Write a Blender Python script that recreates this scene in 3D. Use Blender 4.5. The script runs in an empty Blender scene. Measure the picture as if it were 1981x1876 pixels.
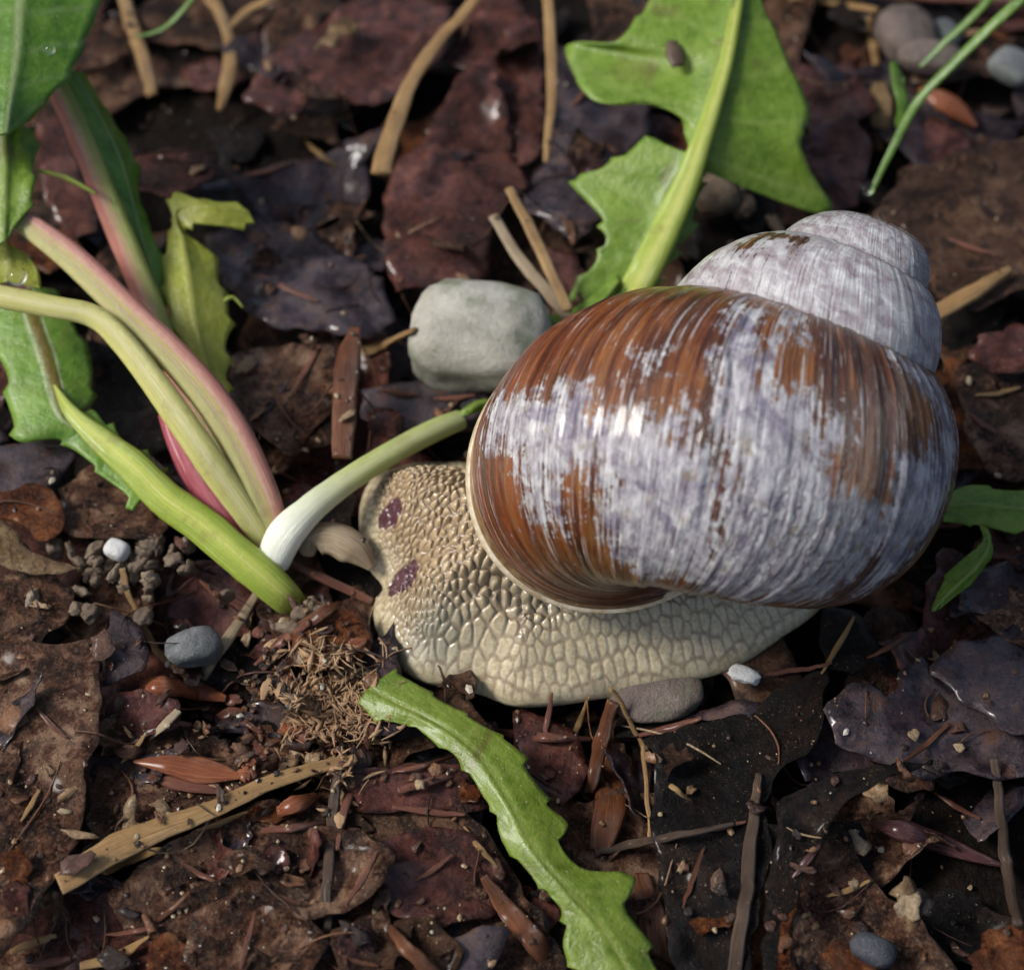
import bpy, bmesh, math, random
import numpy as np
from mathutils import Vector, Matrix
from mathutils.geometry import delaunay_2d_cdt

scene = bpy.context.scene
col = scene.collection
# units are centimetres
scene.unit_settings.system = 'METRIC'
scene.unit_settings.scale_length = 0.01

# ---------------------------------------------------------------- camera
TILT = math.radians(33.0); DIST = 18.0; WID = 9.2
PW, PH = 1981.0, 1876.0
CAM = np.array([0.0, -DIST*math.sin(TILT), DIST*math.cos(TILT)])
FWD = -CAM/DIST; RGT = np.array([1.0, 0, 0]); UPV = np.cross(RGT, FWD)
FPX = PW*DIST/WID
cd = bpy.data.cameras.new('camera'); cam = bpy.data.objects.new('camera', cd); col.objects.link(cam)
cam.location = CAM.tolist(); cam.rotation_euler = (TILT, 0, 0)
cd.sensor_width = 36.0; cd.lens = 36.0*DIST/WID
cd.clip_start = 0.5; cd.clip_end = 500.0
cd.dof.use_dof = True; cd.dof.focus_distance = 16.4; cd.dof.aperture_fstop = 0.25
scene.camera = cam

# ---------------------------------------------------------------- sky and soft sun
SUN_EL, SUN_AZ = math.radians(43), math.radians(-88)     # azimuth from +Y, towards -X
world = bpy.data.worlds.new('World'); scene.world = world; world.use_nodes = True
wn = world.node_tree
sky = wn.nodes.new('ShaderNodeTexSky'); sky.sky_type = 'NISHITA'; sky.sun_disc = False
sky.sun_elevation = SUN_EL; sky.sun_rotation = SUN_AZ; sky.dust_density = 4.0; sky.air_density = 1.0
bg = wn.nodes['Background']; wn.links.new(sky.outputs[0], bg.inputs[0]); bg.inputs[1].default_value = 0.055
sd = bpy.data.lights.new('sun', 'SUN'); sd.energy = 1.5; sd.angle = math.radians(18); sd.color = (1.0, 0.98, 0.95)
sun = bpy.data.objects.new('sun', sd); col.objects.link(sun)
sdir = Vector((math.cos(SUN_EL)*math.sin(SUN_AZ), math.cos(SUN_EL)*math.cos(SUN_AZ), math.sin(SUN_EL)))
sun.rotation_euler = sdir.to_track_quat('Z', 'Y').to_euler()
sun.location = (sdir*30).to_tuple()
scene.view_settings.view_transform = 'Standard'; scene.view_settings.look = 'None'
scene.view_settings.exposure = 0.98; scene.view_settings.gamma = 1.0

# ---------------------------------------------------------------- numeric helpers
def P(px, py, z=0.0):
    d = FWD + RGT*((px-PW/2)/FPX) + UPV*((PH/2-py)/FPX)
    t = (z-CAM[2])/d[2]
    return CAM + d*t
def px_size(p):          # centimetres covered by one photograph pixel at point p
    return float((np.asarray(p)-CAM) @ FWD)/FPX
def _h(i, j, k, s):
    n = (i*374761393 + j*668265263 + k*2147483647 + s*1274126177) & 0xffffffff
    n = ((n ^ (n >> 13))*1274126177) & 0xffffffff
    n = (n ^ (n >> 16)) & 0xffffffff
    return n/4294967295.0
def vnoise(x, y, z=0.0, s=0):
    x, y, z = np.broadcast_arrays(np.asarray(x, float), np.asarray(y, float), np.asarray(z, float))
    i, j, k = np.floor(x).astype(np.int64), np.floor(y).astype(np.int64), np.floor(z).astype(np.int64)
    u, v, w = x-i, y-j, z-k
    u = u*u*(3-2*u); v = v*v*(3-2*v); w = w*w*(3-2*w)
    r = 0
    for a in (0, 1):
        for b in (0, 1):
            for c in (0, 1):
                r = r + _h(i+a, j+b, k+c, s)*(u if a else 1-u)*(v if b else 1-v)*(w if c else 1-w)
    return r*2-1
def fbm(x, y, z=0.0, s=0, o=4):
    r = 0; a = 1.0; f = 1.0; t = 0
    for q in range(o):
        r = r + a*vnoise(np.asarray(x)*f, np.asarray(y)*f, np.asarray(z)*f, s+q*17); t += a; a *= .5; f *= 2.03
    return r/t
def sstep(a, b, x):
    t = np.clip((x-a)/(b-a), 0, 1); return t*t*(3-2*t)
def inpoly(X, Y, p):
    r = np.zeros(X.shape, bool); n = len(p)
    for i in range(n):
        x0, y0 = p[i]; x1, y1 = p[(i+1) % n]
        r ^= ((y0 > Y) != (y1 > Y)) & (X < (x1-x0)*(Y-y0)/((y1-y0) or 1e-9)+x0)
    return r
def seg_dist(Q, poly, closed=True):
    d = np.full(len(Q), 1e9); n = len(poly)
    for i in range(n if closed else n-1):
        a = poly[i]; b = poly[(i+1) % n]; ab = b-a
        t = np.clip(((Q-a) @ ab)/max(ab @ ab, 1e-12), 0, 1)
        d = np.minimum(d, np.linalg.norm(Q-a-t[:, None]*ab, axis=1))
    return d
def catmull(pts, n):
    p = np.asarray(pts, float); m = len(p)
    t = np.linspace(0, m-1, n); i = np.minimum(t.astype(int), m-2); u = (t-i)[:, None]
    g = lambda k: p[np.clip(k, 0, m-1)]
    a, b, c, d = g(i-1), g(i), g(i+1), g(i+2)
    return .5*((2*b)+(-a+c)*u+(2*a-5*b+4*c-d)*u*u+(-a+3*b-3*c+d)*u**3)
def resample(poly, step, closed=True):
    p = np.asarray(poly, float); q = np.vstack([p, p[:1]]) if closed else p
    L = np.r_[0, np.cumsum(np.linalg.norm(np.diff(q, axis=0), axis=1))]
    n = max(int(L[-1]/step), 4); s = np.linspace(0, L[-1], n, endpoint=not closed)
    return np.stack([np.interp(s, L, q[:, k]) for k in range(q.shape[1])], 1)

# ---------------------------------------------------------------- object helpers
def make_mesh(name, verts, faces, attrs=None, smooth=True):
    me = bpy.data.meshes.new(name)
    V = np.asarray(verts, np.float32)
    if isinstance(faces, np.ndarray):
        n, k = faces.shape
        me.vertices.add(len(V)); me.vertices.foreach_set('co', V.ravel())
        me.loops.add(n*k); me.loops.foreach_set('vertex_index', faces.astype(np.int32).ravel())
        me.polygons.add(n); me.polygons.foreach_set('loop_start', np.arange(0, n*k, k, dtype=np.int32))
        me.update(calc_edges=True)
    else:
        me.from_pydata(V.tolist(), [], faces); me.update()
    for k, a in (attrs or {}).items():
        a = np.asarray(a, np.float32)
        if a.ndim == 1:
            at = me.attributes.new(k, 'FLOAT', 'POINT'); at.data.foreach_set('value', a)
        else:
            at = me.attributes.new(k, 'FLOAT_VECTOR', 'POINT'); at.data.foreach_set('vector', a.ravel())
    me.polygons.foreach_set('use_smooth', np.full(len(me.polygons), smooth))
    me.validate()
    return me
def obj(name, me, mat, parent=None):
    o = bpy.data.objects.new(name, me); col.objects.link(o)
    if mat is not None and me is not None and not me.materials: me.materials.append(mat)
    if parent is not None: o.parent = parent
    return o
def tag(o, label=None, cat=None, group=None, kind=None):
    if label: o['label'] = label
    if cat: o['category'] = cat
    if group: o['group'] = group
    if kind: o['kind'] = kind
    return o
def empty(name, loc):
    e = bpy.data.objects.new(name, None); e.location = tuple(float(v) for v in loc); e.empty_display_size = .3
    col.objects.link(e); return e
def centre(V):           # origin of a single-mesh thing at its base
    c = V.mean(0).copy(); c[2] = V[:, 2].min(); return c
def solid(o, t):
    m = o.modifiers.new('thickness', 'SOLIDIFY'); m.thickness = t; m.offset = -1
    return o
def grid_faces(n, m, closed_m=False):
    i = np.arange(n-1)[:, None]; j = np.arange(m if closed_m else m-1)[None, :]
    j2 = (j+1) % m
    return np.stack([i*m+j, i*m+j2+0*i, (i+1)*m+j2, (i+1)*m+j], -1).reshape(-1, 4)

# ---------------------------------------------------------------- material helpers
class NB:
    def __init__(s, name):
        s.m = bpy.data.materials.new(name); s.m.use_nodes = True
        s.t = s.m.node_tree; s.b = s.t.nodes['Principled BSDF']; s.out = s.t.nodes['Material Output']
    def n(s, ty, **kw):
        x = s.t.nodes.new('ShaderNode'+ty)
        for k, v in kw.items(): setattr(x, k, v)
        return x
    def put(s, sock, v):
        if isinstance(v, bpy.types.NodeSocket): s.t.links.new(v, sock)
        elif v is not None:
            try: sock.default_value = v
            except Exception: sock.default_value = tuple(v)+(1,)
    def attr(s, name, what='Vector'):
        return s.n('Attribute', attribute_name=name).outputs[what]
    def objco(s): return s.n('TexCoord').outputs['Object']
    def rnd(s): return s.n('ObjectInfo').outputs['Random']
    def mapv(s, v, scale=(1, 1, 1), loc=(0, 0, 0)):
        x = s.n('Mapping'); s.put(x.inputs[0], v); s.put(x.inputs['Scale'], scale); s.put(x.inputs['Location'], loc); return x.outputs[0]
    def shift(s, v, k=13.7):            # move the pattern by a random amount on each object
        c = s.n('CombineXYZ'); r = s.math('MULTIPLY', s.rnd(), k)
        for i in range(3): s.put(c.inputs[i], r)
        a = s.n('VectorMath', operation='ADD'); s.put(a.inputs[0], v); s.put(a.inputs[1], c.outputs[0]); return a.outputs[0]
    def noise(s, v, scale=5., detail=4., rough=.55, dist=0.):
        x = s.n('TexNoise'); s.put(x.inputs['Vector'], v)
        for k, q in (('Scale', scale), ('Detail', detail), ('Roughness', rough), ('Distortion', dist)): s.put(x.inputs[k], q)
        return x.outputs[0]
    def vor(s, v, scale=5., feature='F1', out='Distance', rand=1.):
        x = s.n('TexVoronoi', feature=feature); s.put(x.inputs['Vector'], v); s.put(x.inputs['Scale'], scale); s.put(x.inputs['Randomness'], rand)
        return x.outputs[out]
    def ramp(s, f, stops, interp='LINEAR'):
        x = s.n('ValToRGB'); cr = x.color_ramp; cr.interpolation = interp
        while len(cr.elements) < len(stops): cr.elements.new(.5)
        for e, (p, c) in zip(cr.elements, stops):
            e.position = p; e.color = (c, c, c, 1) if not hasattr(c, '__len__') else tuple(c)+(1,)
        s.put(x.inputs[0], f); return x.outputs[0]
    def mix(s, f, a, b, mode='MIX'):
        x = s.n('MixRGB', blend_type=mode); s.put(x.inputs[0], f); s.put(x.inputs[1], a); s.put(x.inputs[2], b); return x.outputs[0]
    def math(s, op, a, b=None, c=None, clamp=False):
        x = s.n('Math', operation=op, use_clamp=clamp); s.put(x.inputs[0], a); s.put(x.inputs[1], b)
        if c is not None: s.put(x.inputs[2], c)
        return x.outputs[0]
    def rng(s, v, a, b, c=0., d=1., smooth=True):
        x = s.n('MapRange', interpolation_type='SMOOTHSTEP' if smooth else 'LINEAR')
        for i, q in enumerate((v, a, b, c, d)): s.put(x.inputs[i], q)
        return x.outputs[0]
    def sep(s, v):
        x = s.n('SeparateXYZ'); s.put(x.inputs[0], v); return x.outputs
    def bump(s, h, strength=.5, dist=.02, normal=None):
        x = s.n('Bump'); s.put(x.inputs['Height'], h); x.inputs['Strength'].default_value = strength; x.inputs['Distance'].default_value = dist
        if normal: s.put(x.inputs['Normal'], normal)
        return x.outputs[0]
    def set(s, **kw):
        nm = dict(col='Base Color', rough='Roughness', spec='Specular IOR Level', coat='Coat Weight', coatr='Coat Roughness',
                  sss='Subsurface Weight', sssr='Subsurface Radius', ssss='Subsurface Scale', normal='Normal', trans='Transmission Weight', ior='IOR', cn='Coat Normal')
        for k, v in kw.items(): s.put(s.b.inputs[nm[k]], v)
        return s.m

# ================================================================ materials
def mat_soil():
    b = NB('soil'); v = b.objco()
    n1 = b.noise(v, 2.2, 6, .65); n2 = b.noise(v, 14, 5, .7)
    c = b.ramp(n1, [(.3, (.003, .002, .0015)), (.55, (.010, .006, .004)), (.75, (.028, .016, .010))])
    c = b.mix(b.rng(n2, .5, .75), c, (.030, .018, .011))
    return b.set(col=c, rough=b.rng(n2, .3, .7, .5, .8), spec=.15, normal=b.bump(b.math('ADD', n2, n1), .9, .12))
def mat_dead(name, cs, vein, rough=(.18, .42), spots=.0, spotcol=(.02, .01, .008), coat=.12, fine=1., bs=.9):
    cs = [tuple(q*k_ for q in c_) for c_, k_ in zip(cs, (.5, .55, .62, .8))]
    b = NB(name); v = b.shift(b.objco()); lv = b.attr('lv')
    n1 = b.noise(v, 1.3, 5, .6, .8); n2 = b.noise(v, 5.5, 8, .72, .5); n3 = b.noise(v, 30, 5, .75); n4 = b.noise(b.mapv(v, (1, 1, 1), (5, 2, 9)), 3.1, 7, .68, .8)
    f = b.math('ADD', b.math('MULTIPLY', n1, .45), b.math('MULTIPLY', n2, .55))
    c = b.ramp(f, [(.40, cs[0]), (.465, cs[1]), (.53, cs[2]), (.60, cs[3])])
    n5 = b.noise(b.mapv(v, (1, 1, 1), (2, 7, 3)), .95, 6, .7, 1.)
    c = b.mix(b.rng(n5, .52, .62, 0, .55), c, b.mix(.5, cs[3], cs[2]))
    c = b.mix(b.rng(n4, .52, .60, 0, .7), c, cs[0])                         # rotted dark patches
    c = b.mix(b.rng(n3, .5, .66, 0, .6), c, b.mix(.65, c, cs[3]))           # fine grain
    c = b.mix(b.rng(n3, .34, .46, .7, 0), c, cs[0])
    if spots:
        sp = b.rng(b.math('ADD', b.vor(v, 3.2), b.math('MULTIPLY', n2, .5)), .42, .55, spots, 0.)
        c = b.mix(sp, c, spotcol)
    ve = b.attr('vein', 'Fac')
    c = b.mix(b.math('MULTIPLY', ve, b.rng(n1, .4, .65, .1, .6)), c, vein)
    # pale flecks of sand and dried film
    fl = b.math('MULTIPLY', b.rng(b.noise(v, 55, 2, .6), .64, .70), b.rng(n2, .44, .58))
    c = b.mix(b.math('MULTIPLY', fl, .8*fine), c, (.36, .30, .19))
    h = b.math('ADD', b.math('MULTIPLY', n2, 1.3), b.math('ADD', b.math('MULTIPLY', n3, .75), b.math('MULTIPLY', fl, .3)))
    nn = b.bump(h, bs, .07)
    return b.set(col=c, rough=b.rng(b.math('ADD', b.math('MULTIPLY', n4, .6), b.math('MULTIPLY', n3, .4)), .40, .60, rough[0]+.06, rough[1]+.14), spec=.22, coat=b.rng(n1, .45, .56, 0., coat*1.6), coatr=.16, normal=nn)
DEAD = {
 'brown':  mat_dead('dead_leaf_brown', [(.012, .006, .005), (.062, .024, .015), (.19, .078, .044), (.42, .26, .16)], (.13, .07, .038)),
 'red':    mat_dead('dead_leaf_red', [(.018, .005, .004), (.065, .016, .011), (.13, .034, .023), (.22, .08, .055)], (.16, .06, .045), (.14, .36), coat=.35, fine=.3, bs=.6),
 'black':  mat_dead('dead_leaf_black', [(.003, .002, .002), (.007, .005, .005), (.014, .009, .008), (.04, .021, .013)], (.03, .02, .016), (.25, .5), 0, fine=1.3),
 'slate':  mat_dead('dead_leaf_slate', [(.016, .011, .016), (.040, .028, .038), (.072, .050, .064), (.12, .07, .062)], (.04, .028, .032), (.14, .36), .5, (.10, .04, .02), coat=.5, fine=.3, bs=.45),
 'spotted': mat_dead('dead_leaf_spotted', [(.03, .014, .008), (.085, .038, .021), (.15, .07, .038), (.23, .13, .075)], (.09, .05, .03), (.25, .5), .8, (.022, .010, .008)),
 'tan':    mat_dead('dead_leaf_tan', [(.10, .055, .025), (.22, .125, .055), (.37, .235, .11), (.5, .36, .2)], (.3, .2, .12), (.35, .6)),
 'rust':   mat_dead('dead_leaf_rust', [(.045, .010, .004), (.14, .034, .010), (.27, .08, .023), (.40, .16, .06)], (.2, .08, .03)),
}
def mat_green(name, dark, mid, light, vein, yellow=0., rough=.32, twin=False):
    b = NB(name); v = b.objco(); lv = b.attr('lv'); x = b.sep(lv)
    n1 = b.noise(v, 2.2, 4, .6); n2 = b.noise(v, 11, 4, .6); n3 = b.noise(v, 45, 3, .6)
    c = b.ramp(b.math('ADD', b.math('MULTIPLY', n1, .6), b.math('MULTIPLY', n2, .4)), [(.33, dark), (.5, mid), (.68, light)])
    ac = b.math('ABSOLUTE', x[1])
    rib = b.rng(ac, .015, .09, 1., 0.)
    c = b.mix(b.math('MULTIPLY', rib, .8), c, vein)
    if twin:
        c = b.mix(b.rng(ac, .10, .2, .85, 0.), c, b.mix(n2, (.16, .15, .03), (.22, .10, .03)))
        c = b.mix(b.math('MULTIPLY', b.rng(b.math('ABSOLUTE', b.math('SUBTRACT', ac, .2)), .01, .06, 1., 0.), b.rng(n2, .3, .6, .4, 1.)), c, (.50, .58, .34))
    ve = b.attr('vein', 'Fac'); c = b.mix(b.math('MULTIPLY', ve, .35), c, vein)
    net = b.vor(b.mapv(v, (1, 1, .3)), 9., 'DISTANCE_TO_EDGE')
    c = b.mix(b.rng(net, .0, .06, .13, 0), c, light)
    br = b.math('MULTIPLY', b.rng(b.noise(v, 1.6, 3, .6, .5), .6, .72), .55)
    c = b.mix(br, c, (.14, .10, .035))
    fl = b.math('MULTIPLY', b.rng(b.noise(v, 26, 2, .6), .70, .75), .8)
    c = b.mix(fl, c, (.55, .55, .3))
    h = b.math('ADD', b.math('MULTIPLY', b.rng(net, 0, .12), .06), b.math('ADD', b.math('MULTIPLY', n2, .8), b.math('MULTIPLY', n3, .25)))
    nn = b.bump(h, .5, .04)
    m = b.set(col=c, rough=b.rng(n2, .3, .7, rough-.08, rough+.14), spec=.45, coat=.15, coatr=.12, normal=nn)
    tr = b.n('BsdfTranslucent'); b.put(tr.inputs[0], b.mix(.5, c, light, 'MIX')); b.put(tr.inputs[1], nn)
    ms = b.n('MixShader'); ms.inputs[0].default_value = .3
    b.t.links.new(b.b.outputs[0], ms.inputs[1]); b.t.links.new(tr.outputs[0], ms.inputs[2]); b.t.links.new(ms.outputs[0], b.out.inputs[0])
    return m
GREEN = {
 'fresh': mat_green('leaf_green_fresh', (.10, .19, .018), (.19, .32, .036), (.30, .43, .07), (.38, .48, .13)),
 'deep':  mat_green('leaf_green_deep', (.07, .18, .018), (.13, .28, .03), (.20, .37, .05), (.45, .55, .25)),
 'twin':  mat_green('leaf_green_twin', (.09, .20, .022), (.18, .34, .045), (.28, .45, .08), (.2, .2, .05), twin=True),
 'lime':  mat_green('leaf_green_lime', (.28, .33, .03), (.42, .46, .06), (.52, .53, .11), (.50, .50, .15)),
 'olive': mat_green('leaf_green_olive', (.10, .16, .018), (.18, .27, .032), (.27, .36, .06), (.30, .34, .09)),
 'grass': mat_green('grass_green', (.06, .15, .018), (.12, .24, .035), (.18, .31, .06), (.2, .31, .08)),
}
def mat_petiole(name, side, mid, groove, pale, blush=.5, white=0., other=None, sgn=1):
    # lv.y runs -1..1 round the upper half of the stalk (0 on top), lv.x along it in centimetres
    b = NB(name); lv = b.attr('lv'); x = b.sep(lv); v = b.objco()
    st = b.noise(b.mapv(lv, (.5, 7, 1)), 2.5, 4, .65); n2 = b.noise(v, 9, 5, .65)
    ac = b.math('ABSOLUTE', x[1])
    c = b.mix(b.rng(b.math('ADD', ac, b.math('MULTIPLY', b.math('SUBTRACT', n2, .5), .5)), .15, .6), mid, side)
    if other: c = b.mix(b.rng(b.math('ADD', b.math('MULTIPLY', x[1], sgn), b.math('MULTIPLY', b.math('SUBTRACT', n2, .5), .6)), .05, .35), c, other)
    c = b.mix(b.rng(ac, .03, .12, .9, 0), c, groove)
    c = b.mix(b.math('MULTIPLY', b.rng(st, .5, .68), .5), c, pale)
    c = b.mix(b.math('MULTIPLY', b.rng(b.noise(v, 3.2, 4, .6), .56, .68), blush), c, (.20, .11, .045))
    if white:
        c = b.mix(b.rng(x[0], 0., white, .95, 0.), c, (.92, .94, .84))  # overexposed glare at the stalk base, painted in as near-white
    h = b.math('ADD', b.math('MULTIPLY', st, .9), b.math('MULTIPLY', b.noise(v, 30, 4, .65), .4))
    return b.set(col=c, rough=b.rng(n2, .3, .7, .26, .45), spec=.5, coat=.2, coatr=.12, sss=.12, sssr=(.15, .12, .05), ssss=.6, normal=b.bump(h, .5, .04))
PET = {
 'pink':   mat_petiole('petiole_pink', (.48, .19, .15), (.58, .36, .25), (.50, .50, .09), (.64, .52, .36), .25, 0., (.50, .47, .18), -1),
 'split':  mat_petiole('petiole_split', (.52, .17, .13), (.56, .30, .2), (.38, .35, .09), (.56, .45, .28), .2, 0., (.27, .31, .05)),
 'yellow': mat_petiole('petiole_yellow', (.56, .54, .15), (.68, .64, .25), (.74, .70, .36), (.84, .80, .56), .3),
 'magenta': mat_petiole('petiole_magenta', (.32, .035, .06), (.44, .09, .12), (.48, .14, .16), (.58, .26, .28), .2),
 'lime':   mat_petiole('petiole_lime', (.30, .40, .04), (.48, .55, .085), (.58, .62, .15), (.64, .67, .26), .35),
 'white':  mat_petiole('petiole_white', (.44, .50, .16), (.56, .60, .25), (.60, .63, .32), (.70, .72, .45), .15, 1.3),
}
def mat_strand(name, cs, rough=(.3, .6), coat=.1):
    b = NB(name); v = b.shift(b.attr('lv')); o = b.shift(b.objco())
    st = b.noise(b.mapv(v, (1.2, 6, 1)), 2.2, 5, .65); fi = b.noise(b.mapv(v, (2.5, 26, 1)), 2.2, 3, .6); bl = b.noise(o, 2.6, 4, .6)
    c = b.ramp(b.math('ADD', b.math('MULTIPLY', st, .6), b.math('MULTIPLY', bl, .4)), [(.32, cs[0]), (.5, cs[1]), (.68, cs[2])])
    c = b.mix(b.rng(fi, .5, .75, 0, .5), c, cs[0])
    return b.set(col=c, rough=b.rng(st, .3, .7, rough[0], rough[1]), coat=coat, coatr=.2, normal=b.bump(b.math('ADD', st, fi), .6, .03))
STR = {
 'tan':   mat_strand('straw_tan', [(.13, .07, .026), (.36, .21, .08), (.58, .39, .17)]),
 'pale':  mat_strand('straw_pale', [(.2, .14, .08), (.42, .32, .2), (.6, .5, .34)]),
 'fibre': mat_strand('wood_fibre', [(.26, .13, .07), (.52, .32, .17), (.70, .54, .32)], (.5, .8), 0.),
 'rust':  mat_strand('bark_rust', [(.03, .009, .004), (.11, .035, .012), (.25, .085, .028)], (.25, .5), .25),
 'needle': mat_strand('needle_brown', [(.06, .022, .014), (.17, .06, .036), (.30, .12, .075)], (.25, .45), .3),
 'twig':  mat_strand('twig_dark', [(.02, .012, .008), (.07, .042, .026), (.17, .11, .07)], (.35, .6), .1),
 'bud':   mat_strand('bud_purple', [(.03, .010, .010), (.075, .022, .022), (.14, .05, .042)], (.18, .35), .5),
 'orange': mat_strand('bud_scale_orange', [(.10, .025, .010), (.27, .075, .025), (.44, .17, .07)], (.18, .38), .4),
 'grass': GREEN['grass'],
}
def mat_stone(name, cs, green=0., speck=.3):
    b = NB(name); v = b.shift(b.objco())
    n1 = b.noise(v, 1.8, 6, .6, .4); n2 = b.noise(v, 16, 5, .7); n3 = b.noise(v, 60, 3, .7)
    c = b.ramp(b.math('ADD', b.math('MULTIPLY', n1, .7), b.math('MULTIPLY', n2, .3)), [(.35, cs[0]), (.5, cs[1]), (.66, cs[2])])
    if green: c = b.mix(b.math('MULTIPLY', b.rng(b.noise(v, 2.6, 5, .65), .5, .68), green), c, (.10, .14, .055))
    c = b.mix(b.rng(n3, .55, .75, 0, speck), c, b.mix(.6, c, (.08, .07, .05)))
    c = b.mix(b.rng(n2, .62, .75, 0, .4), c, (.62, .62, .58))
    return b.set(col=c, rough=b.rng(n2, .3, .7, .42, .68), normal=b.bump(b.math('ADD', n2, b.math('MULTIPLY', n3, .5)), .6, .04))
STN = {
 'pale': mat_stone('stone_pale', [(.24, .235, .19), (.38, .37, .31), (.52, .51, .45)], .6),
 'blue': mat_stone('stone_blue', [(.07, .075, .078), (.13, .14, .142), (.22, .225, .225)], .3),
 'white': mat_stone('stone_white', [(.5, .5, .48), (.64, .64, .62), (.75, .75, .73)]),
 'brown': mat_stone('stone_brown', [(.07, .05, .042), (.14, .105, .09), (.24, .19, .16)], .5),
 'dark': mat_stone('stone_dark', [(.018, .02, .027), (.04, .043, .055), (.08, .085, .1)]),
 'clod': mat_stone('soil_clod', [(.05, .032, .02), (.14, .095, .06), (.30, .24, .165)]),
}
def mat_grit():
    b = NB('grit'); r = b.n('NewGeometry').outputs['Random Per Island']
    c = b.ramp(r, [(0., (.015, .008, .005)), (.4, (.06, .028, .014)), (.6, (.16, .07, .03)), (.8, (.26, .17, .085)), (.94, (.36, .29, .17)), (.995, (.5, .47, .4))])
    return b.set(col=c, rough=.45, coat=.2, coatr=.2)
GRIT = mat_grit()
def mat_crumb():
    b = NB('leaf_crumb'); r = b.n('NewGeometry').outputs['Random Per Island']; v = b.objco()
    c = b.ramp(r, [(0., (.010, .006, .004)), (.18, (.04, .014, .008)), (.4, (.11, .035, .017)), (.55, (.09, .05, .028)), (.72, (.22, .085, .036)), (.88, (.32, .19, .09)), (1., (.46, .34, .2))])
    n = b.noise(v, 26, 5, .7); c = b.mix(b.rng(n, .35, .65, .6, 0), c, b.mix(.75, c, (.005, .003, .002)))
    return b.set(col=c, rough=b.rng(n, .3, .7, .25, .55), coat=.15, coatr=.2, normal=b.bump(n, .8, .04))
CRUMB = mat_crumb()
def mat_drop():
    b = NB('water'); return b.set(col=(1, 1, 1), rough=.02, trans=1., ior=1.33)
DROP = mat_drop()

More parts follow.
